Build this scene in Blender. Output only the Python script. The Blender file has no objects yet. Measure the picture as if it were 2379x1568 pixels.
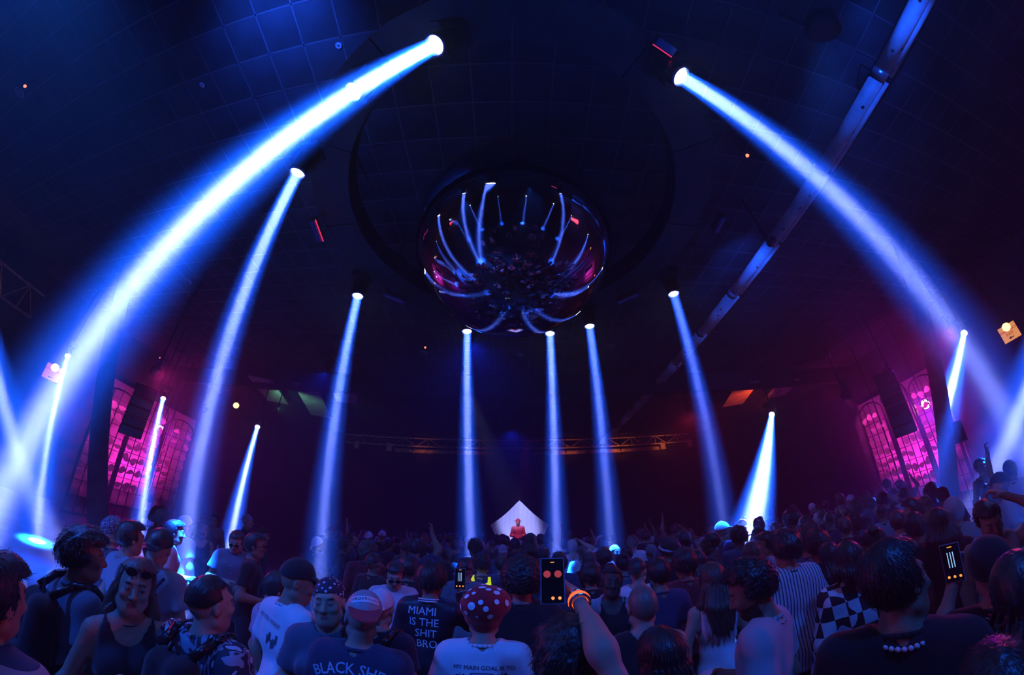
import bpy, math, random
import numpy as np
from mathutils import Vector, Matrix
PI = math.pi
rng = np.random.default_rng(7)
random.seed(7)
SC = bpy.context.scene
COL = SC.collection
CAMH = 1.95                      # camera height, held over the crowd
FPX, CXP, CYP = 793.0, 1189.5, 784.0
PITCH = math.radians(31.07)

# ------------------------------------------------------------------ camera (stereographic fisheye)
cam = bpy.data.objects.new('camera', bpy.data.cameras.new('camera'))
COL.objects.link(cam)
cam.location = (0, 0, CAMH)
cam.rotation_euler = (PI/2 + PITCH, 0, 0)
cam.data.type = 'PANO'
cam.data.sensor_width = 36.0
cam.data.sensor_height = 24.0
cy = cam.data
cy.panorama_type = 'FISHEYE_LENS_POLYNOMIAL'
cy.fisheye_fov = math.radians(190)
cy.fisheye_polynomial_k0 = 0.0
cy.fisheye_polynomial_k1, cy.fisheye_polynomial_k2, cy.fisheye_polynomial_k3, cy.fisheye_polynomial_k4 = [-c for c in (8.33999856e-02, -4.35588829e-06, -5.34612769e-05, 9.42421659e-07)]
cam.data.clip_start = 0.02
cam.data.clip_end = 200
SC.camera = cam
SC.view_settings.view_transform = 'Standard'
SC.view_settings.look = 'None'
SC.view_settings.gamma = 1.0
SC.view_settings.exposure = 0.0
SC.view_settings.use_curve_mapping = False
def ray(px, py):
    dx, dy = px-CXP, CYP-py
    r = max(math.hypot(dx, dy), 1e-9); th = 2*math.atan(r/(2*FPX))
    X, U, F = math.sin(th)*dx/r, math.sin(th)*dy/r, math.cos(th)
    return np.array([X, F*math.cos(PITCH)-U*math.sin(PITCH), F*math.sin(PITCH)+U*math.cos(PITCH)])
def at_height(px, py, z):        # point of the line of sight at world height z
    d = ray(px, py); return d*(z-CAMH)/d[2]+np.array([0, 0, CAMH])
def at_range(px, py, R):         # at horizontal distance R
    d = ray(px, py); return d*R/math.hypot(d[0], d[1])+np.array([0, 0, CAMH])

# ------------------------------------------------------------------ world and lights
world = bpy.data.worlds.new('world'); SC.world = world; world.use_nodes = True
world.node_tree.nodes['Background'].inputs[0].default_value = (0.01, 0.04, 0.5, 1)
world.node_tree.nodes['Background'].inputs[1].default_value = 0.004
hz = world.node_tree.nodes.new('ShaderNodeVolumeScatter')      # thin fog in the air of the hall
hz.inputs['Density'].default_value = 0.018; hz.inputs['Anisotropy'].default_value = 0.45
world.node_tree.links.new(hz.outputs[0], world.node_tree.nodes['World Output'].inputs['Volume'])
SC.cycles.max_bounces = 5; SC.cycles.diffuse_bounces = 2; SC.cycles.glossy_bounces = 3; SC.cycles.transmission_bounces = 2; SC.cycles.volume_bounces = 0

def light(kind, name, loc, aim, energy, color, **kw):
    d = bpy.data.lights.new(name, kind); d.energy = energy; d.color = color
    for k, v in kw.items(): setattr(d, k, v)
    o = bpy.data.objects.new(name, d); COL.objects.link(o); o.location = loc
    o.rotation_euler = (Vector(aim)-Vector(loc)).to_track_quat('-Z', 'Y').to_euler()
    return o
RING_Z = CAMH+3.74
def ring(px, py): return at_height(px, py, RING_Z)
# lens point, a point further down the beam
BEAMS = [
 (ring(1010, 105), (-2.25, 0.98, CAMH+0.56), 2.6),
 (ring(820, 213), at_range(200, 800, 3.0), 2.0),
 (ring(691, 402), at_range(455, 1100, 4.4), 1.5),
 (ring(831, 688), at_range(745, 1300, 5.2), 1.0),
 (ring(1085, 770), at_range(1095, 1300, 6.0), 1.0),
 (ring(1278, 775), at_range(1292, 1260, 6.2), 1.0),
 (ring(1370, 758), at_range(1418, 1250, 6.1), 0.9),
 (ring(1565, 683), at_range(1680, 1210, 5.6), 0.7),
 (ring(1582, 178), at_range(2240, 805, 3.4), 1.5),
 (at_range(157, 827, 15.6), at_range(85, 1333, 9.85), 0.75),
 (at_range(379, 926, 15.2), at_range(330, 1200, 11.3), 1.0),
 (at_range(598, 992, 14.3), at_range(537, 1250, 10.5), 1.0),
 (at_range(1793, 963, 13.0), at_range(1743, 1240, 6.6), 2.0),
 (at_range(2240, 774, 13.5), at_range(2100, 1200, 7.2), 1.4),
]
def extend(a, b, z):             # line a-b carried on to height z
    a, b = np.array(a), np.array(b); t = (z-a[2])/(b[2]-a[2]); return a+(b-a)*t
a15, b15 = at_range(0, 900, 12.0), at_range(150, 1310, 8.0)
a14, b14 = at_range(2379, 930, 9.0), at_range(2235, 1230, 7.0)
BEAMS.append((extend(a15, b15, 5.5), b15, 0.6))
BEAMS.append((extend(a14, b14, 5.5), b14, 1.0))
for deg in (112, 140, 168, 196, 224, 250):        # the rest of the outer circle, behind the camera
    a = math.radians(deg); s = 14.5
    BEAMS.append((np.array([s*math.sin(a), s*math.cos(a)*0.8, 5.5]), np.array([8.8*math.sin(a), 8.8*math.cos(a)*0.8, 0.3]), 0.8))
K = 1.0
CORE = [1.0, 1.0, 0.9, 0.6, 0.8, 0.7, 0.4, 0.3, 0.8, 1.0, 1.1, 1.1, 1.0, 1.1, 1.0, 0.9]+[0.8]*6
for i, (p, q, e) in enumerate(BEAMS):
    wide = 1.7 if i == 12 else (1.35 if i in (0, 1, 8, 13, 14, 15) else 1.0)
    dd = np.array(q, float)-np.array(p, float); dd /= np.linalg.norm(dd); p = np.array(p)+dd*0.03
    light('AREA', 'beam_core', p, q, 125*e*K*CORE[i], (0.27, 0.34, 1.0), shape='DISK', size=0.12, spread=math.radians(2.2*wide))
    light('AREA', 'beam_halo', p, q, 200*e*K, (0.004, 0.085, 1.0), shape='DISK', size=0.17, spread=math.radians(7.0*wide if i != 12 else 6.0))
# ------------------------------------------------------------------ implicit-surface figures
class Field:
    """Signed field on a warped grid; parts blend smoothly, the surface is read off with surface nets."""
    def __init__(s, xs, ys, zs):
        s.x, s.y, s.z = [np.asarray(a, np.float32) for a in (xs, ys, zs)]
        s.F = np.full((len(xs), len(ys), len(zs)), 0.6, np.float32)
        s.m = max(np.diff(s.x).max(), np.diff(s.y).max(), np.diff(s.z).max())*2
    def block(s, lo, hi):
        sl = []
        for a, l, h in zip((s.x, s.y, s.z), lo, hi):
            i, j = np.searchsorted(a, l), np.searchsorted(a, h, 'right')
            if j-i < 1: return None
            sl.append(slice(i, j))
        X, Y, Z = np.meshgrid(s.x[sl[0]], s.y[sl[1]], s.z[sl[2]], indexing='ij')
        return tuple(sl), np.stack([X, Y, Z], -1)
    def mix(s, sl, d, k, op):
        f = s.F[sl]
        if op == '+':
            if k > 0:
                h = np.maximum(k-np.abs(f-d), 0)/k; s.F[sl] = np.minimum(f, d)-h*h*k*0.25
            else: s.F[sl] = np.minimum(f, d)
        else:
            d = -d
            if k > 0:
                h = np.maximum(k-np.abs(f-d), 0)/k; s.F[sl] = np.maximum(f, d)+h*h*k*0.25
            else: s.F[sl] = np.maximum(f, d)
    def cap(s, a, b, r1, r2, k=0.03, op='+', flat=None, M=None, cut=None):
        """tapered capsule a-b; flat=(direction, squash) narrows it along a direction; cut: flat ended"""
        a, b = np.array(a, np.float32), np.array(b, np.float32)
        if M is not None: a, b = M(a), M(b)
        e = max(r1, r2)*(1.0 if flat is None else max(1, 1/flat[1] if flat[1] < 1 else 1))+k+s.m
        q = s.block(np.minimum(a, b)-e, np.maximum(a, b)+e)
        if q is None: return
        sl, P = q; ab = b-a; L2 = float(ab@ab)+1e-12
        t = ((P-a)@ab)/L2; tc = np.clip(t, 0, 1)
        D = P-(a+tc[..., None]*ab)
        if flat is not None:
            u = np.array(flat[0], np.float32); u /= np.linalg.norm(u)
            if M is not None: u = M.R@u
            D = D+((D@u)*(1/flat[1]-1))[..., None]*u
            d = np.sqrt((D*D).sum(-1))-(r1+(r2-r1)*tc)
            if flat[1] < 1: d = d*max(flat[1], 0.6)
        else: d = np.sqrt((D*D).sum(-1))-(r1+(r2-r1)*tc)
        if cut is not None:
            L = math.sqrt(L2)
            if 'a' in cut: d = np.maximum(d, -t*L)
            if 'b' in cut: d = np.maximum(d, (t-1)*L)
        s.mix(sl, d, k, op)
    def ell(s, c, r, k=0.02, op='+', M=None):
        c = np.array(c, np.float32); r = np.array(r, np.float32)
        R = None
        if M is not None: c = M(c); R = M.R
        e = r.max()+k+s.m
        q = s.block(c-e, c+e)
        if q is None: return
        sl, P = q; D = P-c
        if R is not None: D = D@R
        q1 = np.sqrt(((D/r)**2).sum(-1)); q2 = np.sqrt(((D/(r*r))**2).sum(-1))+1e-9
        s.mix(sl, q1*(q1-1)/q2, k, op)
    def fn(s, f, lo=(-9, -9, -9), hi=(9, 9, 9)):
        q = s.block(lo, hi)
        if q is None: return
        sl, P = q; s.F[sl] = f(P, s.F[sl])
    def mesh(s, name):
        F = s.F; ins = F < 0
        c = np.zeros(tuple(n-1 for n in F.shape), np.int8)
        for i in (0, 1):
            for j in (0, 1):
                for k in (0, 1):
                    c += ins[i:F.shape[0]-1+i, j:F.shape[1]-1+j, k:F.shape[2]-1+k]
        act = (c > 0) & (c < 8)
        I = np.argwhere(act)
        idx = np.full(act.shape, -1, np.int32); idx[act] = np.arange(len(I))
        ax = (s.x, s.y, s.z)
        P0 = np.stack([ax[d][I[:, d]] for d in range(3)], -1)
        H = np.stack([ax[d][I[:, d]+1] for d in range(3)], -1)-P0
        val = {}
        for i in (0, 1):
            for j in (0, 1):
                for k in (0, 1): val[i, j, k] = F[I[:, 0]+i, I[:, 1]+j, I[:, 2]+k]
        acc = np.zeros((len(I), 3), np.float32); n = np.zeros(len(I), np.float32)
        for d in range(3):
            for u in (0, 1):
                for v in (0, 1):
                    a = [0, 0, 0]; o = [x for x in range(3) if x != d]; a[o[0]], a[o[1]] = u, v
                    b = list(a); b[d] = 1
                    va, vb = val[tuple(a)], val[tuple(b)]
                    m = (va < 0) != (vb < 0); t = np.where(m, va/np.where(m, va-vb, 1), 0)
                    p = np.zeros((len(I), 3), np.float32); p[:, o[0]] = u; p[:, o[1]] = v; p[:, d] = t
                    acc += p*m[:, None]; n += m
        V = P0+acc/n[:, None]*H
        Q = []
        for d in range(3):
            o = [(d+1) % 3, (d+2) % 3]
            sh = [slice(None)]*3; sh[d] = slice(0, -1); A = ins[tuple(sh)]
            sh[d] = slice(1, None); B = ins[tuple(sh)]
            E = np.argwhere(A != B); s0 = A[tuple(E.T)]
            ok = (E[:, o[0]] > 0) & (E[:, o[1]] > 0) & (E[:, o[0]] < F.shape[o[0]]-1) & (E[:, o[1]] < F.shape[o[1]]-1)
            E, s0 = E[ok], s0[ok]
            def g(du, dv):
                G = E.copy(); G[:, o[0]] -= du; G[:, o[1]] -= dv; return idx[tuple(G.T)]
            q = np.stack([g(1, 1), g(0, 1), g(0, 0), g(1, 0)], -1)
            q[~s0] = q[~s0][:, ::-1]; Q.append(q)
        if name is None: return V, np.concatenate(Q)
        return quads(name, V, np.concatenate(Q))

def quads(name, V, Q):
    me = bpy.data.meshes.new(name)
    V = np.ascontiguousarray(V, np.float32); Q = np.ascontiguousarray(Q, np.int32); w = Q.shape[1]
    me.vertices.add(len(V)); me.vertices.foreach_set('co', V.ravel())
    me.loops.add(Q.size); me.loops.foreach_set('vertex_index', Q.ravel())
    me.polygons.add(len(Q)); me.polygons.foreach_set('loop_start', np.arange(0, Q.size, w, dtype=np.int32))
    me.polygons.foreach_set('use_smooth', np.ones(len(Q), bool))
    me.update(calc_edges=True); me.validate()
    return me

class Rigid:
    def __init__(s, R, piv, off=(0, 0, 0)): s.R = np.array(R, np.float32); s.p = np.array(piv, np.float32); s.o = np.array(off, np.float32)
    def __call__(s, v): return s.R@(np.array(v, np.float32)-s.p)+s.p+s.o
def rot(ax, a):
    c, s = math.cos(a), math.sin(a)
    return np.array({'x': [[1, 0, 0], [0, c, -s], [0, s, c]], 'y': [[c, 0, s], [0, 1, 0], [-s, 0, c]], 'z': [[c, -s, 0], [s, c, 0], [0, 0, 1]]}[ax])

def spaced(lo, hi, step, fine=None):
    """grid lines: 'step' apart, finer inside fine=(lo, hi, step)"""
    if fine is None: return np.arange(lo, hi+step, step)
    a, b, f = fine; a = max(a, lo); b = min(b, hi)
    return np.unique(np.round(np.concatenate([np.arange(lo, a, step), np.arange(a, b, f), np.arange(b, hi+step, step)]), 5))

def noise3(P, freq, seed, oct=3):
    r = np.random.default_rng(seed); v = 0; a = 1; t = 0
    for o in range(oct):
        for _ in range(3):
            k = r.normal(size=3)*np.array(freq)*(1.9**o); k2 = r.normal(size=3)*np.array(freq)*0.7
            v = v+a*np.sin(P@k+r.uniform(0, 6)+1.3*np.sin(P@k2+r.uniform(0, 6))); t += a
        a *= 0.55
    return v/t

# joints of a 1.75 m figure facing +y; side -1 = left hand (x<0), +1 = right hand (x>0)
ARMS = {  # elbow, wrist, hand direction for the x>0 side
 'down': ((0.245, -0.03, 1.13), (0.25, 0.06, 0.89), (0, 0.15, -1)),
 'bent': ((0.24, -0.05, 1.13), (0.17, 0.20, 1.10), (-0.3, 1, 0.1)),
 'drink': ((0.25, -0.01, 1.13), (0.16, 0.20, 1.26), (-0.2, 0.5, 0.8)),
 'phone': ((0.27, 0.16, 1.28), (0.17, 0.26, 1.52), (-0.15, 0.25, 1)),
 'up': ((0.33, 0.06, 1.58), (0.24, 0.12, 1.82), (-0.1, 0.1, 1)),
 'high': ((0.26, 0.05, 1.66), (0.20, 0.10, 1.92), (0, 0.1, 1)),
 'hip': ((0.34, -0.10, 1.17), (0.20, 0.04, 1.02), (-0.8, 0.5, -0.2)),
 'head': ((0.36, 0.04, 1.56), (0.15, 0.0, 1.70), (-0.8, -0.2, 0.5)),
 'fold': ((0.25, 0.03, 1.14), (0.02, 0.21, 1.16), (-1, 0.1, 0.1)),
}
class Pose:
    def __init__(s, la='down', ra='down', yaw=0, nod=0, tilt=0, lean=0, w=1.0, sh=1.0, bust=0, sway=0.0):
        s.arms = []
        for side, a in ((-1, la), (1, ra)):
            e, wr, hd = ARMS[a] if isinstance(a, str) else a
            s.arms.append([np.array([v[0]*side, v[1], v[2]], np.float32) for v in (e, wr, hd)])
        s.w, s.sh, s.bust, s.sway = w, sh, bust, sway
        Rl = rot('x', -math.radians(lean))
        s.T = Rigid(Rl, (0, 0, 0.95))                       # torso, leaning forward
        s.s = [s.T((side*0.170*sh, -0.015, 1.395)) for side in (-1, 1)]
        for i, side in enumerate((-1, 1)): s.arms[i] = [s.T(s.arms[i][0]), s.T(s.arms[i][1]), s.arms[i][2]]
        Rh = rot('z', -math.radians(yaw))@rot('y', math.radians(tilt))@rot('x', -math.radians(nod))
        base = np.array((0, -0.015, 1.52)); off = s.T(base)-base-np.array((0, 0, 0.024))
        s.H = Rigid(Rh@np.eye(3), base, off)                # head

def torso(f, p, g=0.0, k=0.05):
    """trunk; g = how far clothing stands off"""
    T, w = p.T, p.w; Y = (0, 1, 0)
    f.cap((-0.05*w, 0, 0.965), (0.05*w, 0, 0.965), 0.112*w+g, 0.112*w+g, k, flat=(Y, 0.84))
    f.cap((-0.05*w, 0.005, 1.10), (0.05*w, 0.005, 1.10), 0.086*w+g, 0.086*w+g, k, flat=(Y, 0.92), M=T)
    f.cap((-0.06*w, 0, 1.25), (0.06*w, 0, 1.25), 0.096*w+g, 0.096*w+g, k, flat=(Y, 0.92), M=T)
    f.cap((-0.07*p.sh, -0.012, 1.345), (0.07*p.sh, -0.012, 1.345), 0.082+g, 0.082+g, k, flat=(Y, 0.92), M=T)
    for i, sd in enumerate((-1, 1)):
        f.cap(T((sd*0.022, -0.024, 1.445)), p.s[i]+np.array((-sd*0.01, 0, 0.004)), 0.048+g*.8, 0.047+g, k)
        if p.bust: f.ell((sd*0.07, 0.075, 1.27), (0.058+g, 0.058+g, 0.058+g), 0.03, M=T)
        else: f.ell((sd*0.065, 0.055, 1.31), (0.07+g, 0.038+g, 0.05+g), 0.03, M=T)
        f.ell((sd*0.058, -0.058, 0.925), (0.078+g, 0.07+g, 0.085+g), 0.045)

def arm(f, p, i, g=0.0, frac=1.0, fore=1.0, k=0.035):
    S, (E, W, Hd) = p.s[i], p.arms[i]
    if frac < 1:                                             # short sleeve
        f.cap(S, S+(E-S)*frac, 0.05+g, 0.047+g*1.5, 0.045, cut='b'); return
    f.cap(S, E, 0.049*p.w+g, 0.038+g, k)
    f.cap(E, E+(W-E)*fore, 0.041+g, (0.027 if fore == 1 else 0.03)+g, k, cut='b' if fore < 1 else None)
    if fore == 1: f.cap(E, E+(W-E)*0.4, 0.041+g, 0.038+g, k)

def hand(f, p, i, grip=0.5, k=0.008):
    """palm, four unequal bent fingers and a thumb from the side of the palm"""
    E, W, Hd = p.arms[i]; side = (-1, 1)[i]
    d = Hd/np.linalg.norm(Hd)
    inn = np.array((-side, 0, 0), np.float32) if abs(d[0]) < 0.8 else np.array((0, 0, -1), np.float32)
    n = inn-d*(inn@d); n /= np.linalg.norm(n)                # palm faces inwards
    u = np.cross(n, d)*side; u /= np.linalg.norm(u)          # towards the thumb
    if u[1] < -0.2: u = -u
    f.cap(W-d*0.02, W+d*0.03, 0.028, 0.03, 0.02, flat=(n, 0.75))
    f.cap(W+d*0.025, W+d*0.085, 0.034, 0.038, 0.015, flat=(n, 0.42))
    for j, (o, L) in enumerate(((0.031, 0.070), (0.010, 0.078), (-0.011, 0.073), (-0.031, 0.057))):
        q = W+d*0.088+u*o; a = 0.25+grip*0.9
        q1 = q+(d*math.cos(a*0.6)+n*math.sin(a*0.6))*L*0.45
        q2 = q1+(d*math.cos(a*1.7)+n*math.sin(a*1.7))*L*0.32
        q3 = q2+(d*math.cos(a*2.4)+n*math.sin(a*2.4))*L*0.25
        f.cap(q, q1, 0.0098, 0.0088, k); f.cap(q1, q2, 0.0088, 0.008, 0.004); f.cap(q2, q3, 0.008, 0.0068, 0.004)
    t0 = W+d*0.03+u*0.026; t1 = t0+(u*0.75+d*0.6+n*0.35)*0.038; t2 = t1+(d*0.8+u*0.15+n*(0.3+grip*0.5))*0.032
    f.cap(t0, t1, 0.014, 0.0105, 0.01); f.cap(t1, t2, 0.0105, 0.0085, 0.004)

def head(f, p, beard=0, k=0.02):
    H = p.H
    f.cap(p.T((0, -0.03, 1.43)), H((0, -0.02, 1.55)), 0.056*(.5+.5*p.w), 0.051, 0.035)   # neck
    f.ell((0, -0.022, 1.655), (0.076, 0.094, 0.094), 0.01, M=H)                # cranium
    f.ell((0, 0.035, 1.60), (0.062, 0.055, 0.085), 0.04, M=H)                  # face
    f.ell((0, 0.052, 1.545), (0.036, 0.034, 0.026), 0.04, M=H)                 # chin
    f.cap((-0.052, 0.0, 1.565), (-0.02, 0.055, 1.54), 0.022, 0.02, 0.03, M=H)  # jaw
    f.cap((0.052, 0.0, 1.565), (0.02, 0.055, 1.54), 0.022, 0.02, 0.03, M=H)
    f.cap((-0.03, 0.075, 1.664), (0.03, 0.075, 1.664), 0.011, 0.011, 0.02, M=H)  # brow
    for sd in (-1, 1):
        f.ell((sd*0.031, 0.100, 1.640), (0.019, 0.015, 0.012), 0.012, '-', M=H)  # sockets
        f.ell((sd*0.031, 0.078, 1.637), (0.0135, 0.0135, 0.0115), 0.002, M=H)    # eyeballs
        f.ell((sd*0.043, 0.07, 1.61), (0.018, 0.018, 0.016), 0.02, M=H)          # cheek
        f.ell((sd*0.079, -0.012, 1.627), (0.011, 0.018, 0.031), 0.006, M=H)      # ear
        f.ell((sd*0.088, -0.004, 1.631), (0.006, 0.009, 0.016), 0.004, '-', M=H)
    f.cap((0, 0.086, 1.645), (0, 0.108, 1.606), 0.008, 0.0125, 0.012, M=H)       # nose
    f.cap((-0.013, 0.095, 1.601), (0.013, 0.095, 1.601), 0.008, 0.008, 0.008, M=H)
    f.cap((-0.02, 0.083, 1.574), (0.02, 0.083, 1.574), 0.0065, 0.0065, 0.006, M=H)  # lips
    f.cap((-0.017, 0.084, 1.563), (0.017, 0.084, 1.563), 0.0075, 0.0075, 0.006, M=H)
    f.cap((-0.024, 0.096, 1.5685), (0.024, 0.096, 1.5685), 0.0022, 0.0022, 0.004, '-', M=H)

STANCE = {'stand': (((-0.10, 0.0, 0.49), (-0.11, -0.03, 0.09)), ((0.10, 0.01, 0.49), (0.12, 0.0, 0.09))),
          'step': (((-0.11, 0.10, 0.50), (-0.10, 0.06, 0.09)), ((0.10, -0.02, 0.49), (0.11, -0.20, 0.11)))}
def legs(f, p, g=0.0, upto=None, st='stand', k=0.04):
    for sd, (K, A) in zip((-1, 1), STANCE[st]):
        Hp = (sd*0.085, 0, 0.90); K = np.array(K); A = np.array(A)
        if upto is not None and upto > K[2]:
            t = (0.9-upto)/(0.9-K[2]); f.cap(Hp, np.array(Hp)+(K-np.array(Hp))*t, 0.088*p.w+g, 0.075+g, k, cut='b'); continue
        f.cap(Hp, K, 0.085*p.w+g, 0.056+g, k); f.cap(K, A, 0.055+g, 0.038+g*1.3, k)
        if g < 0.004:
            f.ell(K+(A-K)*0.3+np.array((0, -0.015, 0)), (0.05, 0.05, 0.10), 0.03)

def body_mesh(name, p, fine=0.006, st='stand', handgrip=(0.5, 0.5), beard=0, coarse=0.0165):
    """the whole figure as one skin, read off the same surface on a coarse grid for the body and fine ones for head and hands"""
    h = p.H((0, 0, 1.635)); hf = min(0.009, fine*1.25)
    lo = np.min([a[1] for a in p.arms]+[(-0.33, -0.26, 0), h-0.13], 0)-0.13
    hi = np.max([a[1] for a in p.arms]+[(0.33, 0.22, 1.2), h+0.14], 0)+0.13
    boxes = [(h-np.array((0.115, 0.135, 0.125)), h+np.array((0.115, 0.135, 0.13)), fine)]
    for i, a in enumerate(p.arms):
        d = a[2]/np.linalg.norm(a[2]); c = a[1]+d*0.085; boxes.append((c-0.098, c+0.098, hf))
    def fill(f):
        torso(f, p); legs(f, p, st=st)
        for i, (K, A) in enumerate(STANCE[st]): f.cap(np.array(A)-np.array((0, 0, 0.05)), np.array(A)+np.array((0, 0.13, -0.06)), 0.035, 0.028, 0.03)
        for i in (0, 1):
            arm(f, p, i); hand(f, p, i, (handgrip or (.4, .4))[i])
        head(f, p)
    VV, QQ, n = [], [], 0
    f = Field(spaced(lo[0], hi[0], coarse), spaced(lo[1], hi[1], coarse), spaced(-0.02, hi[2], coarse)); fill(f); V, Q = f.mesh(None)
    C = V[Q].mean(1); keep = np.ones(len(Q), bool)
    for a, b, s_ in boxes: keep &= ~(((C > a+0.006) & (C < b-0.006)).all(1))
    Q = Q[keep]; VV.append(V); QQ.append(Q); n += len(V); prev = []
    for a, b, s_ in boxes:
        m = s_*3; f = Field(spaced(a[0]-m, b[0]+m, s_), spaced(a[1]-m, b[1]+m, s_), spaced(a[2]-m, b[2]+m, s_)); fill(f); V, Q = f.mesh(None)
        if not len(Q): continue
        C = V[Q].mean(1); keep = ((C > a-0.004) & (C < b+0.004)).all(1)
        for a2, b2 in prev: keep &= ~(((C > a2) & (C < b2)).all(1))
        prev.append((a, b)); VV.append(V); QQ.append(Q[keep]+n); n += len(V)
    V, Q = np.concatenate(VV), np.concatenate(QQ)
    u = np.unique(Q); mp = np.full(len(V), -1); mp[u] = np.arange(len(u))
    me = quads(name, V[u], mp[Q])
    co = np.empty(len(me.vertices)*3, np.float32); me.vertices.foreach_get('co', co); co = co.reshape(-1, 3)
    L = (co-p.H.p-p.H.o)@p.H.R+p.H.p                          # head-local coordinates
    x, y, z = np.abs(L[:, 0]), L[:, 1], L[:, 2]
    C = np.ones((len(co), 4), np.float32)
    front = (y > 0.06)
    brow = (x < 0.1) & (y < 0.16) & front & (x > 0.014) & (x < 0.047) & (np.abs(z-(1.664-3.5*(x-0.030)**2*4)) < 0.0042)
    lips = (x < 0.1) & (y < 0.16) & front & (y > 0.074) & (((x/0.023)**2+((z-1.568)/0.0115)**2) < 1)
    er = ((x-0.031)/0.0125)**2+((z-1.637)/0.0055)**2
    eye = (x < 0.1) & (y < 0.16) & (y > 0.07) & (er < 1.6); iris = (x < 0.1) & (y < 0.16) & (y > 0.07) & (er < 0.42)
    C[brow, :3] = (0.10, 0.08, 0.08); C[lips, :3] = (0.75, 0.32, 0.38); C[eye, :3] = (0.25, 0.2, 0.2)
    C[(x < 0.1) & (y > 0.07) & (y < 0.16) & (er < 0.9), :3] = (0.9, 1.05, 1.2); C[iris, :3] = (0.03, 0.03, 0.05)
    if beard:
        m = (x < 0.09) & (y > 0.0) & (z < 1.585) & (z > 1.50) & ~lips & ((z < 1.56) | (x > 0.03) | (z > 1.578)); C[m, :3] = 0.10
    a = me.color_attributes.new('skin_tint', 'FLOAT_COLOR', 'POINT'); a.data.foreach_set('color', C.ravel())
    return me

def shirt_mesh(name, p, kind='tee', g=0.016, step=0.013, hem=0.84, seed=1, fold=0.006, straps=0.05):
    """garment shell with folds: tee, long, tank, vest, robe, harness"""
    S = p.s; pts = [a[0] for a in p.arms]+[a[1] for a in p.arms]
    lo = np.min(pts+[(-0.28, -0.22, hem)], 0)-0.10; hi = np.max(pts+[(0.28, 0.22, 1.52)], 0)+0.10
    f = Field(spaced(lo[0], hi[0], step), spaced(lo[1], hi[1], step), spaced(hem-0.03, hi[2], step))
    torso(f, p, g)
    f.cap((-0.055*p.w, -0.01, hem-0.1), (0.055*p.w, -0.005, 1.03), 0.118*p.w+g*1.9, 0.105*p.w+g*1.4, 0.05, flat=((0, 1, 0), 0.9))
    if kind == 'robe': f.cap((0, -0.02, hem-0.1), p.T((0, -0.02, 1.3)), 0.24, 0.15, 0.06, flat=((0, 1, 0), 0.75))
    for i in (0, 1):
        if kind == 'tee': arm(f, p, i, g, 0.62)
        elif kind in ('long', 'robe'): arm(f, p, i, g*(1.0 if kind == 'long' else 2.2), 1, 0.93)
    if kind in ('tank', 'vest'):
        for i, sd in enumerate((-1, 1)):
            f.cap(p.T((sd*0.215*p.sh, -0.01, 1.30)), p.T((sd*0.255*p.sh, -0.01, 1.52)), 0.085, 0.115, 0.01, '-')
    def shape(P, F):
        N = noise3(P, (9, 9, 26 if kind == 'robe' else 16), seed)
        N2 = noise3(P, (22, 22, 9), seed+5, 2)
        F = F+fold*N+fold*0.6*N2*np.clip((1.35-P[..., 2])*3, 0.25, 1)
        return np.maximum(F, (hem+0.012*N[..., :1]*0)-P[..., 2])
    f.fn(shape)
    Y0 = p.T((0, -0.02, 1.50))
    r = {'tank': 0.105, 'vest': 0.08}.get(kind, 0.070)
    f.cap(Y0-np.array((0, 0.0, 0.035)), p.H((0, -0.02, 1.60)), r, r+0.01, 0.008, '-')
    if kind in ('tank', 'harness'): f.ell(p.T((0, 0.1, 1.43)), (0.085, 0.10, 0.085), 0.01, '-')
    return f.mesh(name)

def trousers_mesh(name, p, st='stand', g=0.014, upto=None, step=0.018, seed=3):
    f = Field(spaced(-0.32, 0.32, step), spaced(-0.34, 0.28, step), spaced(0.04 if upto is None else upto-0.05, 1.08, step))
    w = p.w
    f.cap((-0.05*w, 0, 0.965), (0.05*w, 0, 0.965), 0.112*w+0.006, 0.112*w+0.006, 0.04, flat=((0, 1, 0), 0.84))
    for sd in (-1, 1): f.ell((sd*0.058, -0.058, 0.925), (0.078+.006, 0.07+.006, 0.085+.006), 0.04)
    legs(f, p, g, upto, st)
    f.fn(lambda P, F: np.maximum(np.maximum(F+0.006*noise3(P, (14, 14, 20), seed, 2)*(P[..., 2] < 0.85), P[..., 2]-1.0), (0.075 if upto is None else upto)-P[..., 2]))
    return f.mesh(name)
def shoes_mesh(name, st='stand', only=None):
    f = Field(spaced(-0.25, 0.25, 0.014), spaced(-0.36, 0.32, 0.014), spaced(-0.03, 0.20, 0.014))
    for j, (K, A) in enumerate(STANCE[st]):
        if only is not None and j != only: continue
        A = np.array(A); z = A[2]
        f.cap(A+np.array((0, -0.015, 0.03)), A+np.array((0, -0.01, -0.04)), 0.047, 0.045, 0.02)
        f.cap(A+np.array((0, -0.03, -0.055)), A+np.array((0, 0.14, -0.058)), 0.042, 0.043, 0.03)
        f.fn(lambda P, F, A=A: np.where(np.abs(P[..., 0]-A[0]) < 0.09, np.maximum(F, (A[2]-0.09)-P[..., 2]), F))
    return f.mesh(name)

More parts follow.
